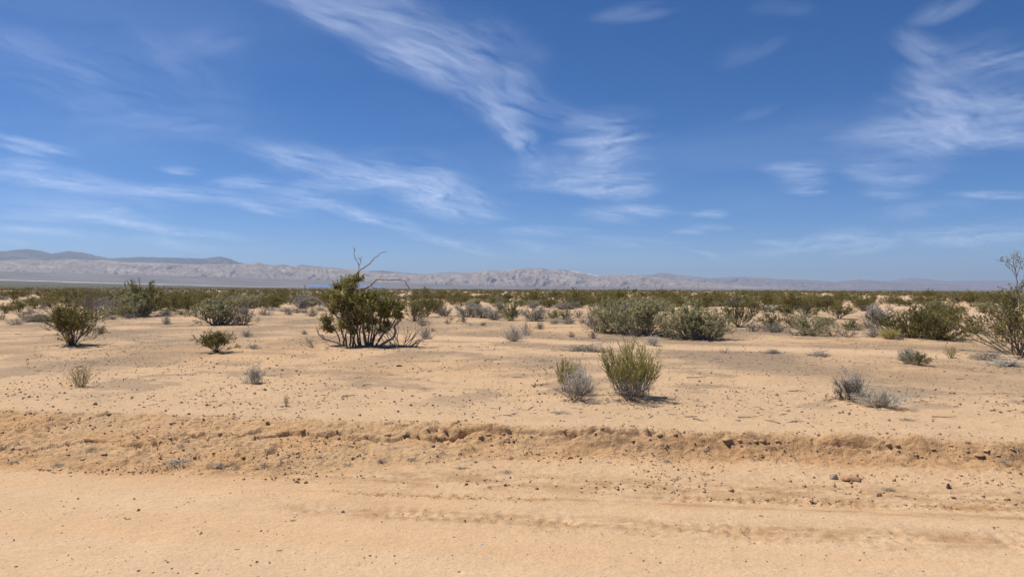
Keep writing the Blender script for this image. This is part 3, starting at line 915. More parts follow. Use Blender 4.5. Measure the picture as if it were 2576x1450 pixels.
def brushpile(seed, n=170):
    """Low heap of lying twigs."""
    rng = np.random.default_rng(seed)
    b = np.stack([rng.normal(0, 0.22, n), rng.normal(0, 0.22, n), rng.uniform(0.0, 0.5, n)], -1)
    b[:, 2] *= np.exp(-(b[:, 0] ** 2 + b[:, 1] ** 2) / 0.16) * 1.2
    az = rng.uniform(0, 2 * math.pi, n)
    d = np.stack([np.cos(az), np.sin(az), rng.normal(0, 0.22, n)], -1)
    P = shoot(b, d, rng.uniform(0.25, 0.6, n), 6, 0.16, -0.01, rng)
    P[..., 2] = np.abs(P[..., 2]) + 0.01
    T = branch(P, 2, 0.3, 0.9, 0.1, 0.25, 0.6, 3, 0.2, 0.0, rng)
    T[..., 2] = np.abs(T[..., 2])
    return unit([tubes(P, 0.010, 0.005, 4), tubes(T, 0.005, 0.003, 3)])


def variant(name, parts, mats, names):
    return [(nm, make_mesh(name + '_' + nm, v, f), m) for (v, f), m, nm in zip(parts, mats, names)]


BF = ('branches', 'foliage')
TW = ('stems', 'twigs')
KIND = {
    'creosote': [variant('creosote', creosote(400 + i, ns=26 + i % 4 * 2, tilt=0.85 + 0.1 * (i % 4), nb=7, nl=12, nt=4, bare=0.28), (M_BARK, M_CREO), BF) for i in range(6)],
    'vase': [variant('vase', creosote(415 + i, ns=44, nb=8, nl=13, bare=0.34, tilt=0.85), (M_BARK, M_CREO), BF) for i in range(1)],
    'blackish': [variant('blackish', deadbush(498, 26, 7, 3, 1.4), (M_DARK, M_DARK), TW)],  # dead twigs in a near-black material
    'bright': [variant('bright', creosote(420 + i, ns=30, nl=13, bare=0.12, tilt=1.3), (M_BARK, M_GREEN), BF) for i in range(2)],
    'olive': [variant('olive', creosote(430 + i, ns=30, nl=13, bare=0.15, tilt=1.3), (M_BARK, M_CREOB), BF) for i in range(3)],
    'mound': [variant('mound', creosote(435 + i, ns=42, nb=7, nl=15, bare=0.05, tilt=1.45), (M_BARK, M_CREOB), BF) for i in range(2)],
    'saltbush': [variant('saltbush', saltbush(440 + i), (M_TWIG, M_SALT), BF) for i in range(4)],
    'greybush': [variant('greybush', saltbush(450 + i, ns=30, nl=5, leaf=0.034, dead=8), (M_TWIG, M_GREY), BF) for i in range(3)],
    'bursage': [variant('bursage', bursage(460 + i), (M_TWIG, M_GREY), ('stems', 'foliage')) for i in range(4)],
    'pale': [variant('pale', bursage(470 + i, ns=64, nb=8, nl=10, leaf=0.05), (M_PALE, M_PALE), TW) for i in range(3)],
    'broom': [variant('broom', broom(480 + i), (M_TWIG, M_EPH), ('stems', 'green_stems')) for i in range(2)],
    'dead': [variant('dead', deadbush(490 + i), (M_BARK, M_TWIG), TW) for i in range(3)],
    'bleached': [variant('bleached', deadbush(495 + i, 26, 6, 4, 1.1), (M_DEADW, M_DEADW), TW) for i in range(2)],
    'pile': [variant('pile', brushpile(500 + i), (M_DEADW, M_TWIG), ('sticks', 'twigs')) for i in range(2)],
    'litter': [variant('litter', brushpile(508 + i, 70), (M_LITT, M_LITT), ('straws', 'twigs')) for i in range(2)],
    'mat': [variant('mat', brushpile(505 + i, 120), (M_TWIG, M_TWIG), ('sticks', 'twigs')) for i in range(2)],
    'straw': [variant('straw', bursage(510 + i, ns=40, nb=5, nl=3, leaf=0.06, tw=0.006, tilt=0.95), (M_STRAW, M_STRAW), TW) for i in range(2)],
    'stub': [variant('stub', deadbush(515 + i, 10, 4, 2, 0.9), (M_BARK, M_TWIG), TW) for i in range(2)],
}
WORD = {
    'creosote': ('creosote_bush', 'shrub', 'olive green creosote bush'), 'vase': ('creosote_bush', 'shrub', 'olive green creosote bush'), 'blackish': ('dead_shrub', 'dead shrub', 'dark dead shrub'), 'bright': ('green_bush', 'shrub', 'fresh green leafy bush'),
    'olive': ('creosote_bush', 'shrub', 'dark olive creosote bush'), 'mound': ('creosote_bush', 'shrub', 'dense olive creosote mound'), 'saltbush': ('saltbush', 'shrub', 'grey-green saltbush'),
    'greybush': ('grey_shrub', 'shrub', 'rounded ashen grey shrub'), 'bursage': ('bursage', 'shrub', 'low grey bursage tuft'),
    'pale': ('dry_tuft', 'shrub', 'pale bleached dry tuft'), 'broom': ('broom_shrub', 'shrub', 'yellow-green broom-like shrub'),
    'dead': ('dead_shrub', 'dead shrub', 'leafless dark dead shrub'), 'bleached': ('dead_shrub', 'dead shrub', 'leafless bleached grey shrub'),
    'pile': ('brush_pile', 'brush', 'heap of grey dead branches'), 'mat': ('dead_brush', 'brush', 'flat mat of dark dead twigs'),
    'litter': ('grass_litter', 'litter', 'flat scrap of grey dry grass'), 'straw': ('dry_weed', 'weed', 'straw-coloured dry weed'), 'stub': ('dead_stubble', 'dead plant', 'small dead twig stub'),
}
RNG = np.random.default_rng(7)
USED = {k: 0 for k in KIND}
PLANTED = []                                        # (x, y, radius) of everything planted, for spacing


def plant(kind, p, w, h, label=None, group=None, depth=None, lean=0.0, lod=None):
    v = KIND[kind][USED[kind] % len(KIND[kind])]
    USED[kind] += 1
    name, cat, _ = WORD[kind]
    e = obj(name, None, loc=(p[0], p[1], p[2]), scale=(w, depth or w, h))
    e.rotation_euler = (0.0, lean, float(RNG.uniform(0, 6.28)) if not lean else float(RNG.uniform(-0.4, 0.4)))
    for nm, me, m in v:
        c = obj(nm, me, m, e)
        if nm in ('foliage', 'twigs', 'green_stems'):
            c['kind'] = 'stuff'                     # leaves and twigs too small to pick apart
    tag(e, label or '', cat, group)
    PLANTED.append((p[0], p[1], w * 0.5))
    return e


# ------------------------------------------------------------------ plants: the hero shrub with dead boughs
def crop(x0, y0, k):
    """Photo-grid position of a point in an enlarged crop (x0, y0 in photo pixels, k pixels per photo pixel)."""
    return lambda cx, cy: ((x0 + cx / k) / 1.1650, (y0 + cy / k) / 1.1650)


def bough(points, conv, y_plane, dz, rng, K=None):
    """A bough traced as a polyline: given its own depth offsets so that it is round in space."""
    pts = np.array([conv(*p) for p in points])
    dep = y_plane + np.linspace(dz[0], dz[1], len(pts)) + 0.03 * rng.normal(size=len(pts))
    out_ = []
    for (px, py), yy in zip(pts, dep):
        d = ray(px, py)
        out_.append(CAM + d * (yy / d[1]))
    P = np.array(out_)
    t = np.linspace(0, 1, len(P))
    n = K or (len(P) * 3)
    tt = np.linspace(0, 1, n)
    Q = np.stack([np.interp(tt, t, P[:, i]) for i in range(3)], -1)
    Q[1:-1] = (Q[:-2] + 2 * Q[1:-1] + Q[2:]) / 4
    Q[1:-1] += rng.normal(0, 0.006, Q[1:-1].shape)
    return Q[None]


def sprigs(center, rad, n, rng, leaf=0.035, nl=7):
    """Leafy sprigs filling an ellipsoid: twigs and leaves."""
    v = nrm(rng.normal(size=(n, 3))) * rng.uniform(0.25, 1.0, (n, 1)) ** 0.6 * rad + center
    d = (v - center) / rad + rng.normal(0, 0.5, (n, 3)) + np.array([0, 0, 0.5])
    P = shoot(v - nrm(d) * 0.05, d, rng.uniform(0.10, 0.20, n), 4, 0.2, 0.08, rng)
    return P, leaves_on(P, nl, leaf, rng, 0.0, 0.9, 0.6)


def hero():
    rng = np.random.default_rng(77)
    C = crop(850, 700, 4.1425)
    bx, by = C(900, 1300)
    p = at(bx, by)
    y0 = p[1]
    root = obj('creosote_bush', None, loc=p)
    tag(root, 'large creosote bush with bare dead boughs arching above its green crown', 'shrub')
    off = np.array([p[0], p[1], p[2]])
    PLANTED.append((p[0], p[1], 1.2))

    def put(name, parts, mat, label=None):
        v, f = join(parts)
        o = obj(name, make_mesh(name, v - off, f, True), mat, root)
        if label:
            o['label'] = label
    dark = [
        ([(650, 1310), (655, 1200), (630, 1120), (600, 1000), (640, 900)], .045, .018, (0, .1)), ([(690, 1310), (665, 1180), (700, 1100), (730, 1020), (700, 900)], .04, .015, (-.1, -.2)),
        ([(760, 1310), (775, 1180), (790, 1100), (730, 1000), (700, 860)], .045, .015, (-.05, -.2)), ([(840, 1310), (820, 1180), (800, 1100), (850, 1000), (830, 860)], .045, .015, (.1, .25)),
        ([(925, 1310), (900, 1180), (885, 1080), (890, 980), (900, 850), (890, 700)], .065, .018, (-.1, 0)), ([(960, 1310), (985, 1200), (1000, 1080), (980, 960), (930, 890)], .04, .018, (-.15, -.3)),
        ([(980, 1310), (1030, 1180), (1080, 1090), (1100, 990), (1130, 900), (1160, 800)], .045, .015, (.05, .2)), ([(1040, 1315), (1100, 1180), (1160, 1120), (1230, 1060), (1270, 990)], .045, .022, (-.1, -.2)),
        ([(1000, 1310), (1010, 1200), (1040, 1060), (1000, 900), (960, 760)], .04, .012, (.2, .5)), ([(720, 1310), (740, 1200), (700, 1000), (740, 800), (760, 560)], .04, .014, (.15, .2)),
        ([(870, 1310), (840, 1200), (860, 1040), (820, 900), (780, 700)], .035, .012, (.25, .4)), ([(940, 1310), (960, 1150), (940, 1000), (1000, 850), (1050, 760)], .035, .012, (.1, .3)),
        ([(610, 1310), (600, 1220), (560, 1120), (500, 1060), (440, 1000)], .03, .010, (.1, .1)), ([(800, 1310), (770, 1230), (720, 1120), (660, 1020), (600, 860)], .035, .010, (-.15, -.4)),
    ]
    for pts, r0, r1, dz in dark:
        P = bough(pts, C, y0, dz, rng)
        S = branch(P, 6, 0.35, 1.0, 0.2, 0.5, 0.7, 5, 0.2, 0.05, rng)
        put('trunk', [tubes(P, r0 * 0.66, r1 * 0.7, 6), tubes(S, 0.008, 0.003, 3)], M_BARK)
    dead = [
        ([(740, 640), (760, 540), (785, 455), (830, 385), (900, 345), (960, 300), (1000, 255), (1060, 205), (1110, 165), (1155, 145)], .030, .009, (.1, -.2)),
        ([(830, 385), (832, 330), (830, 290), (800, 250), (778, 215), (782, 160), (770, 110), (757, 88)], .018, .006, (0, .2)),
        ([(832, 330), (850, 290), (856, 255), (835, 232)], .014, .007, (.02, -.1)),
        ([(800, 650), (870, 610), (930, 590), (975, 560), (1010, 530), (1040, 495), (1070, 485), (1150, 495), (1250, 497), (1350, 490), (1390, 505), (1415, 545)], .036, .014, (.2, .0)),
        ([(1070, 1305), (1180, 1240), (1265, 1190), (1280, 1120), (1260, 1060), (1310, 1010), (1350, 955), (1325, 900), (1310, 840), (1295, 770), (1305, 740), (1350, 715), (1400, 680), (1440, 625), (1440, 580), (1415, 545)], .050, .014, (-.1, 0)),
        ([(1350, 715), (1420, 690), (1500, 675), (1600, 680), (1650, 665)], .016, .006, (0, .2)), ([(1380, 720), (1450, 750), (1520, 780), (1580, 805)], .014, .006, (0, -.15)),
        ([(600, 965), (520, 890), (430, 810), (340, 740), (280, 710), (230, 660), (185, 615), (178, 555)], .034, .008, (.0, .1)), ([(430, 800), (400, 750), (330, 710), (270, 680), (258, 630)], .018, .008, (0, -.2)),
        ([(560, 930), (470, 880), (380, 840), (335, 780)], .022, .009, (0, .2)), ([(325, 720), (355, 690), (365, 600)], .012, .006, (0, -.1)),
        ([(640, 1295), (560, 1245), (480, 1230), (420, 1220), (390, 1190), (345, 1150), (320, 1095)], .045, .014, (-.1, -.2)), ([(420, 1215), (405, 1175), (385, 1165)], .018, .012, (-.15, -.1)),
        ([(1090, 980), (1140, 870), (1180, 800), (1235, 710), (1270, 640)], .024, .008, (-.1, -.1)), ([(1180, 790), (1165, 765), (1135, 750)], .010, .005, (-.1, -.2)), ([(1130, 890), (1180, 830), (1240, 790)], .014, .006, (-.1, -.3)),
        ([(950, 570), (990, 575), (1040, 590), (1100, 640)], .014, .006, (0, -.1)), ([(1010, 575), (1005, 620), (1040, 640)], .009, .005, (0, -.2)), ([(700, 690), (770, 660), (830, 630), (880, 600)], .022, .014, (.1, -.1)),
        ([(840, 840), (870, 870), (940, 890), (1000, 930)], .022, .016, (-.35, -.3)),
    ]
    for pts, r0, r1, dz in dead:
        P = bough(pts, C, y0, dz, rng)
        S = branch(P, 3, 0.6, 1.0, 0.06, 0.22, 0.7, 4, 0.2, 0.05, rng)
        put('dead_bough', [tubes(P, r0 * 0.72, r1 * 0.8, 6), tubes(S, 0.006, 0.003, 3)], M_DEADW, 'bare bleached dead bough')
    lobes = [(590, 580, 60, 50), (700, 520, 80, 52), (815, 490, 58, 44), (720, 590, 90, 50), (600, 790, 105, 105), (720, 750, 130, 120), (860, 740, 120, 95), (1010, 720, 105, 75), (1060, 800, 105, 85),
             (960, 850, 120, 75), (680, 920, 105, 85), (800, 880, 110, 80), (650, 1050, 75, 65), (1180, 800, 70, 75), (1220, 900, 100, 55), (1330, 850, 42, 55), (450, 980, 75, 46), (430, 1060, 50, 45),
             (490, 1100, 50, 36), (1170, 1040, 50, 36), (1250, 790, 65, 65), (1130, 910, 80, 65), (1300, 935, 55, 42), (520, 860, 50, 50), (700, 1050, 70, 50), (820, 1010, 70, 50), (1000, 1000, 80, 50), (760, 1130, 50, 36), (1110, 1110, 55, 40), (940, 1090, 45, 36), (560, 690, 60, 50), (900, 960, 90, 50)]
    for cx, cy, rx, ry in lobes:
        px, py = C(cx, cy)
        d = ray(px, py)
        dep = rng.uniform(-0.35, 0.35)
        c = CAM + d * ((y0 + dep) / d[1])
        m = y0 / FP / 1.165 / 4.1425
        rad = np.array([rx * m, 0.7 * rx * m, ry * m])
        P, L = sprigs(c, rad, int(26 + rx * ry * 0.0110), rng, 0.036, 11)
        o = obj('foliage', make_mesh('foliage', L[0] - off, L[1]), M_HERO, root)
        t_ = tubes(P, 0.005, 0.002, 3)
        obj('twigs', make_mesh('twigs', t_[0] - off, t_[1]), M_BARK, o)['kind'] = 'stuff'
        o['kind'] = 'stuff'
    # the tangle of thin dead shoots at its right foot
    px, py = C(1330, 1310)
    q = at(px, py)
    b, d = radial(16, 0.2, 1.2, rng, 0.25)
    S = shoot(b * np.array([1.4, 1, 1]) + q, d + np.array([0.15, 0, 0]), rng.uniform(0.3, 0.75, 16), 7, 0.16, 0.02, rng)
    T = branch(S, 6, 0.2, 1, 0.12, 0.35, 0.6, 4, 0.2, 0.03, rng)
    put('dead_shoots', [tubes(S, 0.010, 0.004, 4), tubes(T, 0.005, 0.003, 3)], M_TWIG)


hero()


def edge_creosote():
    """Tall creosote cut by the right edge of the view, one long stalk rising out of it."""
    rng = np.random.default_rng(91)
    p = at(2562, 893)
    y0 = p[1]
    root = obj('creosote_bush', None, loc=p)
    tag(root, 'spreading creosote with one tall pale stalk at the right picture edge', 'shrub')
    PLANTED.append((p[0], p[1], 1.2))
    m = y0 / FP
    w, f = creosote(911, 24, 8, 4, 9, 0.026, 1.05, 0.36, 0.8)
    sc = np.array([270 * m, 250 * m, 165 * m])
    obj('branches', make_mesh('branches', w[0] * sc, w[1]), M_BARK, root)
    obj('foliage', make_mesh('foliage', f[0] * sc, f[1]), M_CREO, root)
    C = crop(2700, 700, 3.627)
    parts = []
    for pts, r0, r1 in (([(1035, 1000), (1040, 850), (1035, 720), (1030, 600), (1015, 520), (1010, 400), (985, 300), (965, 200)], .022, .006), ([(1015, 520), (1050, 480), (1075, 450), (1090, 440)], .010, .005),
                        ([(985, 300), (930, 260), (880, 235), (835, 225)], .007, .004), ([(1010, 400), (1030, 330), (1050, 270), (1060, 210)], .008, .004), ([(995, 340), (1000, 250), (1010, 180)], .008, .004),
                        ([(1005, 400), (960, 330), (920, 300)], .007, .004), ([(1030, 600), (1050, 560), (1075, 530)], .010, .004)):
        parts.append(tubes(bough(pts, C, y0, (0, rng.uniform(-.1, .1)), rng), r0, r1, 5))
    v, fc = join(parts)
    st_ = obj('stalk', make_mesh('stalk', v - p, fc, True), M_DEADW, root)
    for cx, cy, rx, ry in ((1010, 160, 45, 20), (975, 195, 30, 22), (1055, 205, 40, 20), (850, 228, 26, 12), (912, 245, 24, 15), (945, 300, 34, 18), (1045, 240, 40, 18), (1060, 300, 34, 24), (1005, 550, 20, 18), (1080, 455, 20, 15)):
        d = ray(*C(cx, cy))
        c = CAM + d * (y0 / d[1])
        k = y0 / FP / 1.165 / 3.627
        _, L = sprigs(c, np.array([rx * k, rx * k, ry * k]), 9, rng, 0.026, 6)
        obj('leaf_tuft', make_mesh('leaf_tuft', L[0] - p, L[1]), M_CREO, st_)['kind'] = 'stuff'


edge_creosote()

# ------------------------------------------------------------------ plants: the individuals one can point to
# kind, base x, base y, width, height (photo grid), label
NAMED = [
    ('vase', 180, 868, 108, 96, 'vase-shaped green creosote with bare lower stems on open sand, far left'),
    ('vase', 545, 885, 78, 50, 'small sparse creosote alone on sand in front of the grey-green saltbush'),
    ('saltbush', 548, 817, 118, 72, 'grey-green saltbush with dead limbs spilling to its right'),
    ('dead', 612, 818, 60, 62, 'dark leafless limbs leaning out of the right side of the saltbush'),
    ('pile', 97, 808, 88, 29, 'long low heap of grey dead branches at far left'),
    ('bleached', 232, 800, 72, 62, 'bleached bare shrub standing behind the vase-shaped creosote'),
    ('greybush', 292, 792, 62, 42, 'grey twiggy shrub at the left foot of the tallest left bush'),
    ('mound', 360, 794, 96, 80, 'tallest bush on the left, green crown poking above the scrub'),
    ('saltbush', 335, 796, 92, 60, 'bushy grey-green skirt in front of the tallest left bush'),
    ('straw', 205, 972, 72, 50, 'wispy straw-coloured weed on the sand at left'),
    ('pale', 638, 963, 62, 46, 'white dry tuft with a short dark shadow on open sand'),
    ('pale', 1455, 1000, 96, 72, 'dense pale grey twiggy clump left of the green broom shrub'),
    ('dead', 1452, 1016, 88, 50, 'dark twiggy foot of the pale grey clump by the broom shrub'),
    ('broom', 1428, 985, 50, 78, 'yellow-green tip growing out of the left grey clump'),
    ('broom', 1588, 1004, 112, 126, 'tall yellow-green broom shrub, the greenest plant in the foreground'),
    ('dead', 1590, 1018, 110, 58, 'dark drooping skirt of dead twigs beneath the green broom shrub'),
    ('mat', 1468, 882, 112, 20, 'flat mat of dark dead twigs behind the broom shrub'),
    ('pale', 1640, 868, 42, 25, 'small blue-grey tuft in front of the twin saltbushes'),
    ('stub', 1826, 888, 26, 15, 'little dead stub on the pale track, left of two dark twig mounds'),
    ('mat', 1943, 888, 44, 11, 'thin dark twig mound beside the pale track, left one'),
    ('mat', 2060, 894, 60, 15, 'thin dark twig mound beside the pale track, right one'),
    ('saltbush', 1555, 838, 100, 82, 'left half of the big twin saltbushes, leaning left'),
    ('saltbush', 1615, 843, 128, 86, 'broad dense saltbush in the middle of the right-hand clump'),
    ('saltbush', 1730, 851, 120, 90, 'dark-footed saltbush right of the broad dense one'),
    ('saltbush', 1775, 853, 100, 76, 'sprawling saltbush at the right end of the big clump'),
    ('bleached', 1500, 835, 56, 66, 'bare grey twigs fanning out left of the twin saltbushes'),
    ('dead', 1685, 846, 60, 50, 'bare brown tangle between the two big saltbushes'),
    ('blackish', 2130, 1012, 72, 46, 'very dark twig clump at right under a pale top'),
    ('pale', 2146, 996, 90, 56, 'pale fluffy top of the dark twig clump at right'),
    ('pale', 2218, 1026, 120, 44, 'bleached sprawling dry brush right of the dark twig clump'),
    ('pale', 2283, 914, 58, 38, 'pale grey half of a small two-coloured bush at right'),
    ('olive', 2310, 919, 58, 32, 'olive green half of a small two-coloured bush at right'),
    ('mound', 2290, 847, 124, 76, 'broad olive creosote, left half of the big bush at right'),
    ('mound', 2358, 853, 122, 80, 'broad olive creosote, right half of the big bush at right'),
    ('straw', 2392, 900, 46, 32, 'thin white dry weed near the right-edge creosote'),
    ('mat', 2490, 905, 90, 18, 'scatter of dead branches left of the right-edge creosote'),
    ('pale', 2530, 920, 110, 18, 'low pale litter tuft below the right-edge creosote'),
    ('bright', 1284, 806, 66, 49, 'round fresh green bush right of the dead-boughed creosote'),
    ('greybush', 1344, 807, 60, 33, 'ashen grey shrub directly right of the round green bush'),
    ('greybush', 1178, 797, 72, 33, 'wide silvery shrub midway between dead-boughed creosote and green bush'),
    ('bright', 1424, 804, 38, 28, 'small bright green bush left of the twin saltbushes'),
    ('bright', 1390, 801, 42, 22, 'dull green bush beside the small bright green one'),
    ('straw', 720, 1022, 14, 30, 'tiny reddish dry sprig on open sand at centre left'),
]
for kind, x, y, w, h, lab in NAMED:
    p = at(x, y)
    m = px2m(p)
    k = 0.80 if kind in ('creosote', 'bursage', 'pale', 'straw') else 1.0
    e = plant(kind, p, w * m * k, h * m * 1.03, lab, depth=w * m * 0.9 * k)

# the rest of the near and middle scrub: crop of the photo, base x, base y, width, height there, kind
C6 = {c: crop(c, 820, 5.152) for c in (0, 450, 1150, 1600, 2050, 2500)}
MIDDLE = [
    (0, 290, 480, 260, 160, 'olive'), (0, 90, 500, 200, 130, 'creosote'), (0, 500, 350, 210, 90, 'greybush'), (0, 215, 300, 120, 80, 'creosote'), (0, 50, 300, 130, 60, 'greybush'),
    (0, 760, 410, 350, 190, 'creosote'), (0, 1050, 400, 400, 240, 'olive'), (0, 1450, 400, 320, 200, 'creosote'), (0, 1250, 330, 300, 170, 'creosote'), (0, 1650, 390, 280, 200, 'olive'),
    (0, 235, 675, 190, 80, 'bursage'), (0, 865, 480, 150, 65, 'bursage'), (0, 1700, 600, 110, 70, 'bursage'), (0, 1955, 580, 140, 75, 'bursage'), (0, 2510, 665, 110, 120, 'pale'), (0, 1515, 800, 130, 100, 'pale'),
    (0, 450, 520, 130, 90, 'bursage'), (0, 650, 440, 130, 80, 'dead'), (0, 1900, 330, 300, 150, 'creosote'), (0, 2450, 420, 250, 190, 'olive'), (0, 330, 560, 150, 80, 'dead'), (0, 30, 600, 140, 90, 'dead'),
    (450, 300, 470, 350, 250, 'creosote'), (450, 520, 520, 350, 300, 'olive'), (450, 700, 330, 250, 130, 'creosote'), (450, 1110, 290, 250, 120, 'creosote'), (450, 1450, 430, 300, 190, 'saltbush'),
    (450, 1640, 400, 250, 170, 'creosote'), (450, 1880, 420, 280, 180, 'creosote'), (450, 1800, 300, 130, 90, 'creosote'), (450, 1720, 240, 120, 100, 'creosote'), (450, 2140, 290, 220, 110, 'creosote'), (450, 2250, 430, 280, 200, 'greybush'),
    (450, 1980, 210, 60, 80, 'creosote'), (450, 1680, 530, 200, 100, 'bursage'), (450, 1800, 465, 150, 50, 'pale'), (450, 2000, 475, 220, 62, 'pale'), (450, 2040, 525, 110, 70, 'bursage'), (450, 2160, 500, 120, 80, 'bursage'),
    (450, 2400, 550, 150, 130, 'bursage'), (450, 2280, 500, 120, 90, 'bursage'), (450, 2520, 465, 130, 55, 'pale'), (450, 1410, 860, 130, 90, 'bursage'), (450, 1500, 1032, 180, 60, 'pale'), (450, 2270, 820, 90, 60, 'pale'),
    (450, 1560, 640, 110, 75, 'stub'), (450, 180, 542, 200, 80, 'pale'), (450, 410, 525, 110, 60, 'bursage'), (450, 2380, 1005, 240, 140, 'stub'), (450, 900, 330, 260, 130, 'creosote'), (450, 1280, 400, 240, 150, 'greybush'),
    (450, 2420, 360, 220, 130, 'creosote'), (450, 1560, 300, 200, 90, 'creosote'), (450, 1350, 520, 140, 100, 'greybush'),
    (1150, 330, 625, 300, 260, 'olive'), (1150, 500, 560, 330, 290, 'creosote'), (1150, 650, 500, 250, 220, 'creosote'), (1150, 450, 690, 170, 120, 'bursage'), (1150, 790, 545, 190, 130, 'greybush'), (1150, 1350, 575, 200, 170, 'greybush'),
    (1150, 1540, 600, 190, 130, 'greybush'), (1150, 830, 665, 90, 75, 'bursage'), (1150, 1070, 640, 100, 90, 'bursage'), (1150, 1180, 685, 90, 42, 'stub'), (1150, 1370, 690, 90, 52, 'bursage'), (1150, 970, 640, 90, 50, 'stub'),
    (1150, 890, 610, 60, 50, 'straw'), (1150, 500, 885, 160, 150, 'pale'), (1150, 610, 770, 80, 50, 'bursage'), (1150, 1830, 922, 240, 210, 'pale'), (1150, 2010, 832, 140, 175, 'bursage'), (1150, 2220, 742, 120, 100, 'bursage'),
    (1150, 1050, 390, 260, 140, 'creosote'), (1150, 900, 370, 220, 120, 'creosote'), (1150, 1550, 400, 220, 150, 'creosote'), (1150, 1750, 330, 250, 130, 'creosote'), (1150, 2120, 420, 200, 100, 'greybush'), (1150, 2350, 420, 220, 130, 'creosote'),
    (1150, 1400, 330, 200, 120, 'creosote'), (1150, 750, 250, 200, 90, 'creosote'), (1150, 2250, 330, 180, 90, 'creosote'), (1150, 1250, 400, 180, 110, 'saltbush'), (1150, 1620, 450, 160, 120, 'greybush'), (1150, 2480, 290, 180, 130, 'creosote'),
    (1600, 490, 572, 150, 110, 'dead'), (1600, 340, 662, 180, 82, 'greybush'), (1600, 560, 650, 130, 60, 'bursage'), (1600, 650, 702, 140, 90, 'bursage'), (1600, 380, 867, 90, 90, 'bursage'), (1600, 710, 882, 110, 100, 'bursage'),
    (1600, 230, 445, 190, 95, 'greybush'), (1600, 390, 440, 170, 110, 'greybush'), (1600, 700, 405, 230, 160, 'creosote'), (1600, 160, 300, 180, 120, 'creosote'), (1600, 560, 290, 260, 120, 'creosote'), (1600, 900, 330, 220, 140, 'creosote'),
    (1600, 1050, 340, 240, 160, 'creosote'), (1600, 1400, 300, 240, 110, 'creosote'), (1600, 1800, 300, 260, 140, 'creosote'), (1600, 2150, 300, 220, 90, 'creosote'), (1600, 2400, 410, 260, 200, 'creosote'), (1600, 1750, 470, 240, 160, 'saltbush'),
    (1600, 130, 660, 160, 70, 'pale'), (1600, 2560, 300, 160, 120, 'creosote'),
    (2050, 590, 712, 330, 380, 'olive'), (2050, 1080, 772, 320, 260, 'olive'), (2050, 1650, 832, 430, 270, 'saltbush'), (2050, 1600, 555, 340, 220, 'olive'), (2050, 1250, 382, 190, 190, 'creosote'), (2050, 1350, 395, 110, 100, 'creosote'),
    (2050, 1030, 330, 170, 160, 'creosote'), (2050, 2100, 582, 310, 200, 'creosote'), (2050, 2280, 755, 260, 150, 'bright'), (2050, 800, 775, 360, 120, 'dead'), (2050, 400, 775, 280, 80, 'dead'), (2050, 1150, 792, 260, 130, 'greybush'),
    (2050, 2230, 852, 280, 110, 'dead'), (2050, 200, 360, 300, 140, 'creosote'), (2050, 800, 480, 260, 160, 'creosote'), (2050, 1050, 480, 240, 90, 'greybush'), (2050, 1280, 540, 230, 150, 'creosote'), (2050, 620, 290, 220, 120, 'creosote'),
    (2050, 850, 275, 160, 100, 'creosote'), (2050, 1800, 380, 260, 170, 'creosote'), (2050, 2150, 330, 260, 140, 'creosote'), (2050, 2460, 470, 240, 180, 'creosote'), (2050, 1520, 280, 200, 90, 'creosote'), (2050, 1400, 720, 170, 170, 'olive'),
    (2050, 2000, 840, 200, 110, 'dead'), (2050, 1900, 660, 200, 90, 'saltbush'),
    (2500, 370, 672, 390, 260, 'greybush'), (2500, 220, 722, 160, 120, 'bursage'), (2500, 300, 862, 190, 170, 'bursage'), (2500, 550, 892, 230, 140, 'broom'), (2500, 1480, 602, 340, 210, 'creosote'), (2500, 1830, 792, 220, 110, 'saltbush'),
    (2500, 2010, 842, 80, 60, 'bursage'), (2500, 2105, 952, 70, 50, 'bursage'), (2500, 680, 392, 170, 120, 'creosote'), (2500, 800, 402, 130, 90, 'creosote'), (2500, 200, 465, 320, 200, 'creosote'), (2500, 540, 432, 60, 90, 'stub'),
    (2500, 1150, 300, 300, 140, 'creosote'), (2500, 1550, 350, 220, 140, 'olive'), (2500, 1800, 400, 300, 200, 'creosote'), (2500, 2250, 400, 300, 200, 'creosote'), (2500, 720, 900, 160, 90, 'dead'), (2500, 900, 880, 140, 130, 'olive'),
    (2500, 1250, 480, 330, 160, 'saltbush'), (2500, 2000, 480, 260, 140, 'saltbush'), (2500, 1020, 360, 260, 110, 'creosote'),
]
SPOTS = [(100, 'at the far left edge'), (350, 'around the tallest left bush'), (560, 'around the left saltbush'), (760, 'between left saltbush and dead-boughed creosote'), (930, 'behind the dead-boughed creosote'),
         (1100, 'just right of the dead-boughed creosote'), (1284, 'around the round green bush'), (1420, 'left of the twin saltbushes'), (1640, 'around the big saltbush clump'), (1880, 'right of the big saltbush clump'),
         (2080, 'left of the big olive bush'), (2325, 'around the big olive bush'), (2480, 'near the right-edge creosote')]
ROWS = [(26, 'front-row'), (45, 'second-row'), (80, 'mid-field'), (150, 'back-field'), (9999, 'far-field')]
ORD = 'second third fourth fifth sixth seventh eighth ninth tenth eleventh twelfth thirteenth fourteenth fifteenth sixteenth seventeenth eighteenth nineteenth twentieth'.split()
NTH = ['leftmost'] + [w + ' from left' for w in ORD]
PENDING = []                                        # (object, kind, photo x, distance, width, height)


def grid_x(p):
    return PW / 2 + p[0] / p[1] * FP


for c, cx, cy, w, h, kind in MIDDLE:
    x, y = C6[c](cx, cy)
    p = at(x, y)
    m = px2m(p)
    w, h = w / 6.002 * m, h / 6.002 * m
    e = plant(kind, p, w * 1.18, h * 1.10, None, None, w * 1.1)
    PENDING.append((e, kind, x, p[1], w, h))

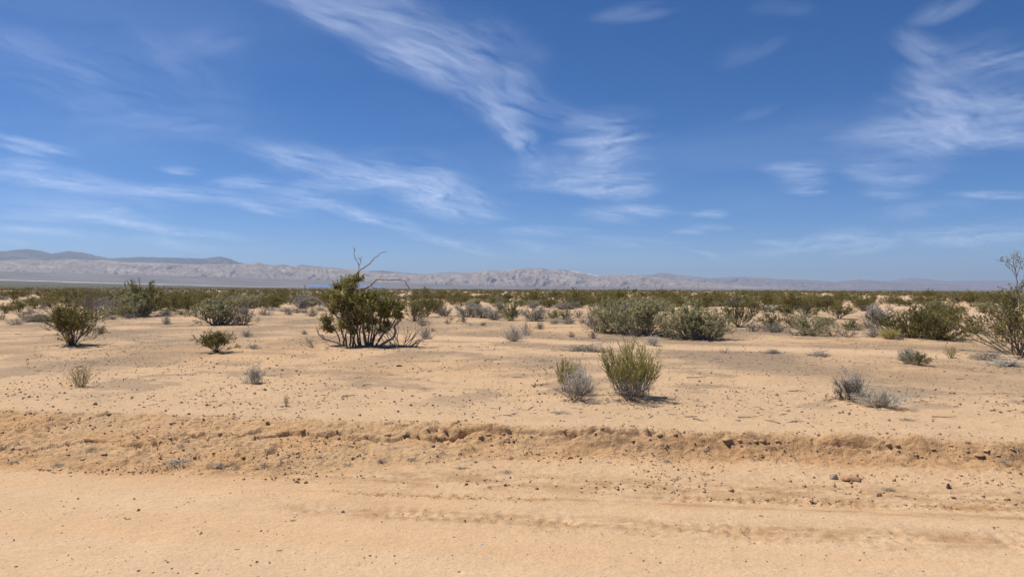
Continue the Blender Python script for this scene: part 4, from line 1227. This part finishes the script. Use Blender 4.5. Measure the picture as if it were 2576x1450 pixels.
# scatter behind: creosote flats running back to the edge of the valley
cand = np.random.default_rng(11)
far_rest = []
count = 0
tries = sorted([(float(cand.uniform(44 ** 1.35, 430 ** 1.35)) ** (1 / 1.35), float(cand.uniform(-0.80, 0.80))) for _ in range(9000)])
cell = {}
for (x, y, r_) in PLANTED:
    cell.setdefault((int(x // 4), int(y // 4)), []).append((x, y, r_))
_ta = np.array(tries)
_dn = fbm(_ta[:, 0] * _ta[:, 1] / 26.0, _ta[:, 0] / 40.0, 3, 401)
_tz = ground(_ta[:, 0] * _ta[:, 1], _ta[:, 0], True)
for (d, a), dn, z in zip(tries, _dn, _tz):
    x, y = a * d, d
    if dn < (-0.14 if d < 80 else -0.06) - 0.45 * (a < -0.35 and d < 120):
        continue
    if d < 70 and cand.uniform() < 0.1:
        continue
    kx, ky = int(x // 4), int(y // 4)
    gap = (0.75 if a < -0.3 else 1.05) + 0.2 * (d > 90)
    if any((x - q[0]) ** 2 + (y - q[1]) ** 2 < (gap + q[2]) ** 2 for i in (-1, 0, 1) for j in (-1, 0, 1) for q in cell.get((kx + i, ky + j), ())):
        continue
    w = float(cand.uniform(1.0, 2.1))
    h = w * float(cand.uniform(0.38, 0.58))
    h = min(h, 1.05) * float(np.exp(cand.normal(0.03, 0.18)))
    cell.setdefault((kx, ky), []).append((x, y, w * 0.45))
    kind = cand.choice(['creosote', 'creosote', 'creosote', 'olive', 'greybush', 'saltbush'], p=[.30, .25, .2, .15, .06, .04])
    z = float(z) - 0.03
    if count < 215:
        e = plant(str(kind), (x, y, z), w, h)
        PENDING.append((e, str(kind), grid_x((x, y)), y, w, h))
        count += 1
    else:
        far_rest.append((x, y, z, w, h))

# names for them all: kind, size, row, neighbour, order from the left
slots = {}
for rec in PENDING:
    e, kind, gx, d, w, h = rec
    big = 'large ' if w > 2.3 else 'small ' if w < 0.8 else ''
    row = next(t for lim, t in ROWS if d < lim)
    spot = min(SPOTS, key=lambda q: abs(q[0] - gx))[1]
    slots.setdefault((big + WORD[kind][2], row, spot), []).append((gx, e))
for (what, row, spot), v in slots.items():
    v.sort(key=lambda q: q[0])
    for i, (gx, e) in enumerate(v):
        lab = f'{row} {what} {spot}'
        if len(v) > 1:
            lab += ', ' + (NTH[i] if i < len(NTH) else 'rightmost')
        e['label'] = lab
        e['group'] = 'scrub bushes on the desert flat'

# the far scrub nobody could count: light bush shapes joined into one mass
def far_bush(seed, n=38):
    rng = np.random.default_rng(seed)
    v = nrm(rng.normal(size=(n, 3)))
    c = v * rng.uniform(0.3, 1.0, (n, 1)) * np.array([0.46, 0.46, 0.44]) + np.array([0, 0, 0.52])
    return blades(c - 0.1, rng.normal(size=(n, 3)) + np.array([0, 0, 0.6]), rng.uniform(0.18, 0.34, n), rng.uniform(0.11, 0.21, n), rng)


fr = np.random.default_rng(12)
_d, _a = fr.uniform(430, 1500, 2200), fr.uniform(-0.8, 0.8, 2200)     # farther still, out to the valley edge
_k = fbm(_a * _d / 60.0, _d / 90.0, 2, 402) > -0.08
for d, a in zip(_d[_k], _a[_k]):
    w = float(fr.uniform(2.2, 5.0))
    far_rest.append((a * d, d, None, w, min(w * 0.34, 1.0)))
FB = [far_bush(600 + i) for i in range(5)]
FBS = [far_bush(610 + i, 14) for i in range(3)]
xs = np.array([q[0] for q in far_rest])
ys = np.array([q[1] for q in far_rest])
zs = ground(xs, ys, True)
parts = []
for i, (x, y, z, w, h) in enumerate(far_rest):
    v, f = FB[i % 5] if y < 300 else FBS[i % 3]
    parts.append((v * np.array([w, w, h]) + np.array([x, y, zs[i] - 0.04]), f))
v, f = join(parts)
o = obj('far_scrub', make_mesh('far_scrub', v, f), M_FARS)
o['kind'] = 'stuff'


# ------------------------------------------------------------------ clods, stones, sticks and litter
def ico():
    g = (1 + 5 ** 0.5) / 2
    v = np.array([(-1, g, 0), (1, g, 0), (-1, -g, 0), (1, -g, 0), (0, -1, g), (0, 1, g), (0, -1, -g), (0, 1, -g), (g, 0, -1), (g, 0, 1), (-g, 0, -1), (-g, 0, 1)], float)
    f = np.array([(0, 11, 5), (0, 5, 1), (0, 1, 7), (0, 7, 10), (0, 10, 11), (1, 5, 9), (5, 11, 4), (11, 10, 2), (10, 7, 6), (7, 1, 8), (3, 9, 4), (3, 4, 2), (3, 2, 6), (3, 6, 8), (3, 8, 9), (4, 9, 5), (2, 4, 11), (6, 2, 10), (8, 6, 7), (9, 8, 1)])
    return nrm(v), f


def lump(seed, sub=1, jit=0.22, flat=0.75):
    """An uneven clod about 1 across, sitting on 0."""
    rng = np.random.default_rng(seed)
    v, f = ico()
    for _ in range(sub):
        mid, nv, nf = {}, list(v), []
        for a, b, c in f:
            m = []
            for i, j in ((a, b), (b, c), (c, a)):
                k = (min(i, j), max(i, j))
                if k not in mid:
                    mid[k] = len(nv)
                    nv.append(nrm((np.array(nv[i]) + np.array(nv[j])) / 2))
                m.append(mid[k])
            nf += [(a, m[0], m[2]), (b, m[1], m[0]), (c, m[2], m[1]), (m[0], m[1], m[2])]
        v, f = np.array(nv), np.array(nf)
    v = v * (1 + jit * rng.normal(size=(len(v), 1))) * np.array([0.5, 0.5, 0.5 * flat])
    v[:, 2] += 0.36 * flat
    return v, f


CLODS = [make_mesh('clod_shape', *lump(700 + i, 1, 0.17)) for i in range(6)]
DCLODS = [make_mesh('gravel_shape', *lump(710 + i, 1, 0.20)) for i in range(4)]


def slab(seed):
    rng = np.random.default_rng(seed)
    n = 11
    th = np.arange(n) / n * 2 * math.pi
    r = 0.5 * (1 + 0.16 * rng.normal(size=n))
    rings = []
    for z, k in ((0.0, 0.95), (0.25, 1.0), (0.6, 0.88), (0.9, 0.62), (1.0, 0.3)):
        rings.append(np.stack([r * k * np.cos(th), r * k * np.sin(th), np.full(n, z) + 0.07 * rng.normal(size=n) * (z > 0.3)], -1))
    v = np.concatenate(rings)
    f = []
    for a in range(len(rings) - 1):
        for i in range(n):
            f.append((a * n + i, a * n + (i + 1) % n, (a + 1) * n + (i + 1) % n, (a + 1) * n + i))
    top = (len(rings) - 1) * n
    f += [(top + i, top + (i + 1) % n, top + (i + 2) % n, top + (i + 2) % n) for i in ()]
    v = np.concatenate([v, [[0, 0, 1.03]]])
    f += [(top + i, top + (i + 1) % n, len(v) - 1, len(v) - 1) for i in range(n)]
    return v, np.array(f)


def quad_to_mesh(name, v, f):
    bm_f = [tuple(dict.fromkeys(int(i) for i in q)) for q in f]
    me = bpy.data.meshes.new(name)
    me.from_pydata([tuple(map(float, p)) for p in v], [], bm_f)
    me.update()
    return me


def stone(x, y, w, h, mat, lab, seed, name='stone', dep=0.8, tilt=0.0):
    p = at(x, y, True)
    m = px2m(p)
    o = obj(name, quad_to_mesh(name, *slab(seed)), mat, None, (p[0], p[1], p[2] - 0.012), seed * 1.3, (w * m, w * m * dep, h * m * 1.25))
    o.rotation_euler = (tilt, 0, seed * 0.7)
    return tag(o, lab, 'stone')


stone(2139, 1204, 50, 10, M_STONE, 'flat rust-orange stone on the road shoulder at right', 31, tilt=0.16)
stone(2097, 1202, 27, 11, M_GSTONE, 'grey-brown stone just left of the flat orange stone', 32)
stone(348, 1283, 10, 7, M_DCLOD, 'single dark stone on the smooth road at left', 33)
stone(1617, 1409, 9, 6, M_STONE, 'tiny red pebble at the bottom of the road, centre right', 34)
stone(1210, 1369, 12, 7, M_WSTONE, 'small white pebble near the bottom of the road', 35)
stone(16, 783, 11, 9, M_WSTONE, 'white stone among the grey brush at the far left edge', 36)
stone(2210, 1245, 16, 8, M_GSTONE, 'small brown stone beside a pale stick on the road edge', 37)
stone(862, 1287, 11, 6, M_DCLOD, 'dark pebble on the road below the clod row', 38)
stone(1098, 1223, 8, 6, M_GSTONE, 'lone brown pebble on the road above the clod row', 39)

ZONES = [(5.45, 'on the road'), (6.45, 'on the road shoulder'), (7.3, 'on the bank edge'), (99, 'on the open sand')]
BELOW = [(180, 'below the far-left creosote'), (545, 'below the small sparse creosote'), (930, 'below the dead-boughed creosote'), (1250, 'left of the broom shrub'), (1560, 'below the broom shrub'), (1850, 'right of the broom shrub'),
         (2140, 'below the very dark clump'), (2450, 'near the right edge')]
LYING = []


def lay(name, mats, me, x, y, w, h, what, cat, group, rot=None, sink=0.28):
    p = at(x, y, True)
    m = px2m(p)
    hh = max(h, 0.5 * w) * m if name == 'dirt_clod' else h * m
    o = obj(name, me, mats, None, (p[0], p[1], p[2] - sink * hh), RNG.uniform(0, 6.28) if rot is None else rot, (w * m, w * m * RNG.uniform(0.75, 1.0), hh))
    s_, t_ = st(p[0], p[1])
    zone = next(q for lim, q in ZONES if t_ < lim)
    LYING.append((what, zone, min(BELOW, key=lambda q: abs(q[0] - x))[1], x, o, cat, group))
    return o


C3 = {c: crop(c, 1000, 2.575) for c in (0, 1000, 2000)}
CLOD_AT = [
    (0, 260, 550, 26, 18, 1), (0, 550, 604, 26, 20, 0), (0, 1128, 588, 28, 20, 1), (0, 1287, 730, 34, 26, 1), (0, 1425, 742, 40, 26, 0), (0, 2015, 606, 42, 18, 0), (0, 2285, 668, 54, 36, 0), (0, 2540, 672, 32, 24, 0),
    (0, 785, 850, 62, 36, 0), (0, 630, 886, 50, 28, 0), (0, 1145, 874, 46, 24, 0), (0, 465, 690, 40, 22, 0), (0, 190, 645, 32, 20, 1), (0, 1770, 552, 28, 18, 1), (0, 660, 516, 32, 24, 1), (0, 740, 528, 22, 14, 1),
    (0, 710, 496, 20, 14, 1), (0, 625, 536, 22, 14, 0), (0, 820, 545, 42, 18, 0), (0, 1300, 612, 60, 24, 0), (0, 1375, 612, 22, 18, 1), (0, 1200, 640, 40, 20, 0), (0, 430, 790, 40, 20, 0), (0, 160, 775, 34, 18, 0),
    (0, 2090, 690, 34, 20, 0), (0, 2420, 640, 30, 20, 0), (0, 1660, 690, 40, 22, 0), (0, 520, 850, 30, 16, 0), (0, 990, 760, 30, 14, 0), (0, 1830, 870, 44, 22, 0), (0, 2170, 870, 36, 20, 0), (0, 1500, 880, 26, 14, 0),
    (0, 2515, 1124, 26, 16, 0), (0, 2545, 1130, 24, 16, 0), (0, 1598, 1160, 15, 12, 0), (0, 2083, 1162, 14, 8, 0), (0, 2265, 410, 46, 14, 0), (0, 1600, 452, 50, 14, 0), (0, 1690, 462, 40, 12, 0), (0, 1140, 420, 16, 14, 1),
    (0, 690, 410, 24, 18, 1), (0, 770, 408, 16, 14, 1), (0, 560, 412, 16, 12, 1), (0, 245, 416, 26, 12, 1), (0, 170, 436, 22, 18, 1), (0, 60, 412, 26, 18, 1), (0, 2390, 500, 16, 14, 1), (0, 2055, 552, 18, 14, 1),
    (1000, 350, 705, 62, 50, 0), (1000, 650, 660, 26, 18, 0), (1000, 895, 678, 28, 34, 1), (1000, 1255, 758, 60, 40, 1), (1000, 1300, 750, 40, 30, 1), (1000, 1430, 714, 32, 22, 0), (1000, 1500, 700, 24, 16, 0), (1000, 2400, 702, 60, 28, 0),
    (1000, 2520, 700, 44, 28, 0), (1000, 820, 372, 42, 16, 0), (1000, 618, 354, 30, 18, 0), (1000, 450, 448, 24, 14, 1), (1000, 95, 766, 28, 32, 1), (1000, 190, 724, 18, 24, 1), (1000, 308, 778, 34, 36, 1), (1000, 690, 785, 40, 24, 1),
    (1000, 800, 775, 28, 24, 1), (1000, 1130, 780, 30, 24, 1), (1000, 1440, 846, 16, 20, 1), (1000, 2165, 1060, 22, 16, 0), (1000, 1100, 992, 18, 12, 0), (1000, 720, 1098, 16, 14, 0), (1000, 1480, 1024, 18, 10, 0), (1000, 2215, 1050, 28, 12, 0),
    (1000, 150, 650, 40, 20, 0), (1000, 480, 700, 40, 24, 0), (1000, 1050, 715, 44, 22, 0), (1000, 1110, 700, 50, 26, 0), (1000, 1830, 690, 40, 16, 0), (1000, 1920, 690, 34, 14, 0), (1000, 1680, 670, 30, 16, 0), (1000, 2200, 745, 34, 18, 0),
    (1000, 2340, 1070, 16, 10, 0), (1000, 2450, 1060, 24, 12, 0), (1000, 2080, 915, 30, 14, 0), (1000, 1640, 928, 26, 12, 0), (1000, 970, 725, 30, 16, 0), (1000, 1225, 695, 34, 18, 0), (1000, 860, 610, 60, 14, 0), (1000, 780, 665, 34, 18, 0),
    (2000, 335, 738, 84, 38, 0), (2000, 430, 744, 52, 28, 0), (2000, 550, 752, 50, 36, 0), (2000, 600, 748, 52, 34, 0), (2000, 645, 758, 38, 18, 0), (2000, 795, 754, 38, 22, 0), (2000, 720, 750, 52, 28, 0), (2000, 443, 788, 26, 22, 1),
    (2000, 765, 822, 22, 26, 1), (2000, 1040, 752, 26, 16, 1), (2000, 1615, 780, 52, 16, 0), (2000, 1545, 770, 50, 12, 0), (2000, 2230, 856, 90, 36, 0), (2000, 2290, 820, 60, 26, 0), (2000, 2025, 784, 50, 20, 0), (2000, 1800, 866, 28, 16, 0),
    (2000, 2375, 856, 40, 20, 0), (2000, 200, 882, 24, 15, 0), (2000, 505, 976, 40, 22, 1), (2000, 168, 1086, 26, 12, 0), (2000, 287, 1080, 20, 12, 0), (2000, 557, 1094, 28, 14, 0), (2000, 425, 1138, 18, 10, 0), (2000, 2135, 1064, 44, 20, 0),
    (2000, 1825, 950, 20, 12, 1), (2000, 2210, 1182, 22, 10, 0), (2000, 1485, 1140, 24, 10, 0), (2000, 1905, 1184, 26, 8, 0), (2000, 210, 716, 36, 16, 0), (2000, 1060, 790, 36, 18, 0), (2000, 1890, 810, 44, 18, 0), (2000, 2480, 810, 50, 26, 0),
    (2000, 1130, 672, 26, 14, 1), (2000, 1880, 656, 20, 14, 1), (2000, 180, 590, 16, 22, 1), (2000, 1240, 1128, 20, 10, 0), (2000, 940, 1128, 18, 8, 0), (2000, 1700, 1012, 26, 14, 0), (2000, 2490, 1064, 34, 16, 0), (2000, 345, 975, 24, 12, 0),
]
for i, (c, cx, cy, w, h, dk) in enumerate(CLOD_AT):
    x, y = C3[c](cx, cy)
    lay('dirt_clod', None, (DCLODS if dk else CLODS)[i % (4 if dk else 6)], x, y, w / 3.0 * (0.8 if dk else 0.92), h / 3.0 * (0.8 if dk else 0.92), 'dark crumb' if dk else 'dirt clod' if w < 40 else 'big dirt clod', 'clod', 'dirt clods along the road bank')
for me in CLODS:
    me.materials.append(M_CLOD)
for me in DCLODS:
    me.materials.append(M_DCLOD)

# dry sticks lying about
def stick_mesh(seed, K=9):
    rng = np.random.default_rng(seed)
    P = shoot(np.array([[-0.5, 0, 0.02]]), np.array([[1.0, 0, 0.02]]), np.array([1.0]), K, 0.16, 0.0, rng)
    P[..., 2] = 0.02 + np.abs(P[..., 2] - 0.02) * 0.5
    S = branch(P, 3, 0.3, 0.9, 0.12, 0.3, 0.6, 4, 0.2, 0.0, rng)
    S[..., 2] = np.abs(S[..., 2])
    return make_mesh('stick_shape', *join([tubes(P, 0.026, 0.012, 5), tubes(S, 0.012, 0.006, 4)]))


STICKS = [stick_mesh(740 + i) for i in range(4)]
for i, (x, y, w, rot, pale, lab) in enumerate([
        (1752, 950, 52, 0.05, 0, 'dark stick lying right of the broom shrub'), (1722, 897, 22, 0.1, 0, 'short dark stick behind the broom shrub'), (50, 841, 32, -0.3, 0, 'forked dark stick on sand at far left'),
        (2003, 984, 46, 0.0, 0, 'long stick on sand left of the very dark clump'), (2373, 1049, 56, -0.12, 0, 'thin stick right of the bleached brush'), (1100, 908, 24, 0.05, 0, 'short twig beside the burrow below the dead-boughed creosote'),
        (1243, 905, 42, -0.15, 0, 'thin twig on sand right of the burrow'), (1305, 949, 32, 0.1, 0, 'crooked twig left of the grey twiggy clump'), (1358, 968, 50, 0.35, 0, 'twig trailing from the left side of the grey clump'),
        (2268, 1248, 34, -0.15, 1, 'pale straw-like stick on the road edge at right'), (640, 1128, 26, 0.5, 1, 'pale straw on the bank, lower left'), (412, 949, 14, 0.2, 0, 'tiny dark twig on sand at left'),
        (1880, 1049, 50, 0.1, 0, 'dark twig on sand behind the bank, right of the broom shrub'), (1780, 1135, 44, -0.7, 1, 'slanting straw on the bank face at right'), (2185, 1000, 50, -0.5, 0, 'twig beside the bleached brush'),
        (1170, 1178, 32, 0.3, 1, 'grey splinter on the shoulder at centre'), (420, 1166, 30, -0.4, 1, 'bent straw in the grey litter at left'), (560, 1180, 30, -0.3, 1, 'curved straw at the lower edge of the left litter')]):
    p = at(x, y, True)
    m = px2m(p)
    o = obj('stick', STICKS[i % 4].copy() if pale else STICKS[i % 4], None, None, (p[0], p[1], p[2] + 0.004), rot, (w * m, w * m, w * m * 0.8))
    if not o.data.materials:
        o.data.materials.append(M_PALE if pale else M_DARK)
    tag(o, lab, 'stick')

# dark scrap and the burrow mouth
p = at(2385, 1226, True)
m = px2m(p)
o = obj('rubber_scrap', quad_to_mesh('rubber_scrap', *slab(41)), M_DARK, None, (p[0], p[1], p[2]), 0.9, (20 * m, 9 * m, 11 * m))
tag(o, 'small black scrap standing on the road shoulder at far right', 'debris')
rngb = np.random.default_rng(5)
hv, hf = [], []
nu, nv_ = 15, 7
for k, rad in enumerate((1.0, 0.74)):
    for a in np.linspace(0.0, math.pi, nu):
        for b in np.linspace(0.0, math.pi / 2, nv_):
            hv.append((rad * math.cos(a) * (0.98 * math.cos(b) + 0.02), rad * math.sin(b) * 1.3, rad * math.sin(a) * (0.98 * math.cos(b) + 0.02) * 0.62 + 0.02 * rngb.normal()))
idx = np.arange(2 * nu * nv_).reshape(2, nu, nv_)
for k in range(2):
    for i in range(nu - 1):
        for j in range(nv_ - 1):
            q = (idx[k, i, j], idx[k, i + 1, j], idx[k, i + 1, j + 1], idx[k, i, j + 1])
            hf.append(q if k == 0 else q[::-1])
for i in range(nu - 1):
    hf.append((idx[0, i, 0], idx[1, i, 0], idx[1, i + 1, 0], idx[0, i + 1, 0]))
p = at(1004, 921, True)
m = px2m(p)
o = obj('burrow', make_mesh('burrow', np.array(hv), np.array(hf)), M_DARK, None, (p[0], p[1], p[2] - 0.01), 0.0, (8.5 * m, 8.5 * m, 8.5 * m))  # near-black hood: the shade of the hole put into its colour
tag(o, 'small dark animal burrow in the sand below the dead-boughed creosote', 'burrow')

# grey scraps of dry grass washed against the shoulder
for c, cx, cy, w, h in ((0, 1330, 910, 200, 50), (0, 1650, 935, 120, 40), (0, 1990, 935, 130, 60), (0, 2410, 880, 80, 60), (0, 690, 810, 100, 50), (0, 1370, 790, 70, 40), (0, 430, 930, 90, 30), (1000, 520, 890, 90, 40), (1000, 670, 915, 66, 26),
                        (1000, 895, 955, 90, 26), (1000, 1250, 985, 95, 36), (1000, 2450, 900, 80, 36), (1000, 2525, 1040, 66, 32), (1000, 1640, 540, 150, 36), (2000, 1690, 590, 110, 34), (2000, 1560, 1120, 100, 34), (2000, 2530, 1138, 60, 26),
                        (2000, 2420, 910, 120, 36), (2000, 155, 1000, 56, 26), (0, 120, 905, 110, 26), (1000, 60, 930, 120, 30), (1000, 300, 900, 80, 40)):
    x, y = C3[c](cx, cy)
    p = at(x, y, True)
    m = px2m(p)
    e = plant('litter', p, w / 3 * m * 1.0, h / 3 * m * 0.45)
    s_, t_ = st(p[0], p[1])
    LYING.append(('flat scrap of grey dry grass', next(q for lim, q in ZONES if t_ < lim), min(BELOW, key=lambda q: abs(q[0] - x))[1], x, e, 'litter', 'scraps of dry grass by the road'))
slots = {}
for what, zone, below, x, o, cat, grp in LYING:
    slots.setdefault((what, zone, below), []).append((x, o, cat, grp))
for (what, zone, below), v in slots.items():
    v.sort(key=lambda q: q[0])
    for i, (x, o, cat, grp) in enumerate(v):
        tag(o, f'{what} {zone} {below}' + (', ' + (NTH[i] if i < len(NTH) else 'rightmost') if len(v) > 1 else ''), cat, grp)

# loose crumbs, gravel and twig litter too many to count
def scatter(n, t0, t1, seed, keep, power=1.0):
    rng = np.random.default_rng(seed)
    t = t0 + (t1 - t0) * rng.uniform(0, 1, n) ** power
    s_ = rng.uniform(-1, 1, n) * (0.80 * t + 1.0)
    x, y = xy(s_, t)
    k = rng.uniform(0, 1, n) < keep(x, y, s_, t)
    x, y = x[k], y[k]
    return x, y, ground(x, y, True), rng


def many(name, shapes, x, y, z, size, rng, mat, flat=(0.6, 1.0), sink=0.15):
    vs, fs, o_ = [], [], 0
    shp = rng.integers(0, len(shapes), len(x))
    for i, (v, f) in enumerate(shapes):
        k = np.nonzero(shp == i)[0]
        if not len(k):
            continue
        a = rng.uniform(0, 6.28, len(k))
        sz = size[k]
        ax, ay, az = sz * rng.uniform(0.8, 1.25, len(k)), sz * rng.uniform(0.7, 1.1, len(k)), sz * rng.uniform(*flat, len(k))
        V = v[None] * np.stack([ax, ay, az], -1)[:, None]
        X = V[..., 0] * np.cos(a)[:, None] - V[..., 1] * np.sin(a)[:, None] + x[k][:, None]
        Y = V[..., 0] * np.sin(a)[:, None] + V[..., 1] * np.cos(a)[:, None] + y[k][:, None]
        Z = V[..., 2] + (z[k] - sink * az)[:, None]
        vs.append(np.stack([X, Y, Z], -1).reshape(-1, 3))
        fs.append((f[None] + (np.arange(len(k)) * len(v))[:, None, None]).reshape(-1, f.shape[1]) + o_)
        o_ += len(k) * len(v)
    o = obj(name, make_mesh(name, np.concatenate(vs), np.concatenate(fs)), mat)
    o['kind'] = 'stuff'


def pebble(seed):
    rng = np.random.default_rng(seed)
    v = np.array([(1, 0, 0), (0, 1, 0), (-1, 0, 0), (0, -1, 0), (0, 0, 1), (0, 0, -1), (.7, .7, .5), (-.7, -.7, .4)], float)[:6]
    v = v * 0.5 * (1 + 0.25 * rng.normal(size=(6, 1))) + 0.10 * rng.normal(size=(6, 3))
    v[:, 2] += 0.3
    return v, np.array([(0, 1, 4), (1, 2, 4), (2, 3, 4), (3, 0, 4), (1, 0, 5), (2, 1, 5), (3, 2, 5), (0, 3, 5)])


PEB = [pebble(760 + i) for i in range(8)]


def keep_field(x, y, s_, t):
    tr = np.exp(-(track_dist(x, y) / 0.75) ** 4)
    d = 0.5 + 0.7 * fbm(x * 0.5, y * 0.5, 3, 501)
    return np.clip(d, 0.08, 1) * (1 - 0.8 * tr) * (0.35 + 0.65 * sstep(7.4, 9.6, t))


x, y, z, rg = scatter(32000, 7.2, 34.0, 801, keep_field, 1.25)
many('field_gravel', PEB, x, y, z, np.clip(rg.lognormal(-4.0, 0.45, len(x)), 0.008, 0.05), rg, M_DCLOD)
x, y, z, rg = scatter(17000, 5.7, 7.4, 802, lambda x, y, s_, t: np.clip(0.25 + 0.8 * fbm(s_ * 0.9, t * 2.5, 3, 502), 0.03, 1))
many('bank_crumbs', PEB, x, y, z, np.clip(rg.lognormal(-4.4, 0.55, len(x)), 0.005, 0.042), rg, M_CLOD)
x, y, z, rg = scatter(11000, 2.6, 6.2, 803, lambda x, y, s_, t: np.clip(0.3 + 0.5 * fbm(s_ * 0.7, t * 2.0, 2, 503), 0.1, 1))
many('road_grit', PEB, x, y, z, np.clip(rg.lognormal(-4.95, 0.45, len(x)), 0.004, 0.022), rg, M_GRIT)
# windrow of crumbs pushed up beside the tyre marks
rg = np.random.default_rng(804)
s_, t_ = [rg.uniform(-2.0, -0.35, 260)], [5.47 + 0.04 * rg.normal(size=260)]
for tc_, sl, s0, s1, wd in ((5.68, 0.010, 0.5, 4.6, 0.05), (5.30, 0.0, 3.2, 5.5, 0.05), (5.09, -0.012, -2.0, 5.0, 0.035), (4.95, -0.012, -1.2, 5.0, 0.035)):
    k = np.arange(s0, s1, 0.052)
    for row in (-1, 0, 1):                           # blocks of the tread, row by row
        a = k + 0.016 * row
        ok = perlin(a * 2.6, a * 0 + 3.0, 75) + 0.3 * rg.normal(size=len(a)) > -0.15
        for _ in range(4 if tc_ > 5.2 else 1):
            s_.append(a[ok] + 0.006 * rg.normal(size=ok.sum()))
            t_.append(tc_ + sl * a[ok] + wd * row + 0.010 * rg.normal(size=ok.sum()))
s_, t_ = np.concatenate(s_), np.concatenate(t_)
x, y = xy(s_, t_)
many('windrow_crumbs', PEB, x, y, ground(x, y, True), np.clip(rg.lognormal(-4.35, 0.35, len(x)), 0.006, 0.026) * np.where(t_ > 5.25, 1.0, 0.62), rg, M_CLOD, (0.4, 0.75), 0.28)


def keep_litter(x, y, s_, t):
    return np.clip(0.15 + 1.1 * fbm(x * 0.33, y * 0.22, 4, 85), 0.02, 1) * (1 - 0.9 * np.exp(-(track_dist(x, y) / 0.75) ** 4))


rg0 = np.random.default_rng(805)
TWG = []
for i in range(5):
    P = shoot(np.array([[-0.5, 0, 0.03]]), np.array([[1.0, 0, 0.05]]), np.array([1.0]), 4, 0.2, 0.0, rg0)
    TWG.append(tubes(P, 0.045, 0.025, 3))
x, y, z, rg = scatter(9000, 7.8, 30.0, 806, keep_litter, 1.2)
many('twig_litter', TWG, x, y, z, np.clip(rg.lognormal(-2.5, 0.5, len(x)), 0.03, 0.22), rg, M_TWIG, (0.5, 1.0), 0.0)
# fallen twigs and crumbs gathered round the feet of the nearer shrubs
px_, py_ = [], []
for (sx_, sy_, sr_) in PLANTED[:60]:
    n_ = int(40 * min(sr_, 1.2) / 0.5)
    a_, q_ = rg.uniform(0, 6.28, n_), sr_ * (0.35 + 0.75 * rg.uniform(0, 1, n_))
    px_.append(sx_ + q_ * np.cos(a_))
    py_.append(sy_ + q_ * np.sin(a_))
px_, py_ = np.concatenate(px_), np.concatenate(py_)
many('shrub_litter', TWG, px_, py_, ground(px_, py_, True), np.clip(rg.lognormal(-2.5, 0.5, len(px_)), 0.03, 0.25), rg, M_TWIG, (0.5, 1.2), 0.0)


# the blue-grey air over the valley
m_ = bpy.data.materials.new('haze_air')
m_.use_nodes = True
n_ = Nodes(m_.node_tree)
vol = n_.n('ShaderNodeVolumePrincipled', {'Color': (0.66, 0.80, 1.0, 1), 'Density': HAZE, 'Anisotropy': 0.15})
n_.n('ShaderNodeOutputMaterial', {'Volume': vol.outputs[0]})
hx, hy0, hy1, hz0, hz1 = 29000.0, -400.0, 29500.0, -180.0, 760.0
hv = [(x, y, z) for z in (hz0, hz1) for y in (hy0, hy1) for x in (-hx, hx)]
hz = obj('haze', make_mesh('haze', hv, [(0, 2, 3, 1), (4, 5, 7, 6), (0, 1, 5, 4), (2, 6, 7, 3), (0, 4, 6, 2), (1, 3, 7, 5)]), m_)
hz['kind'] = 'stuff'
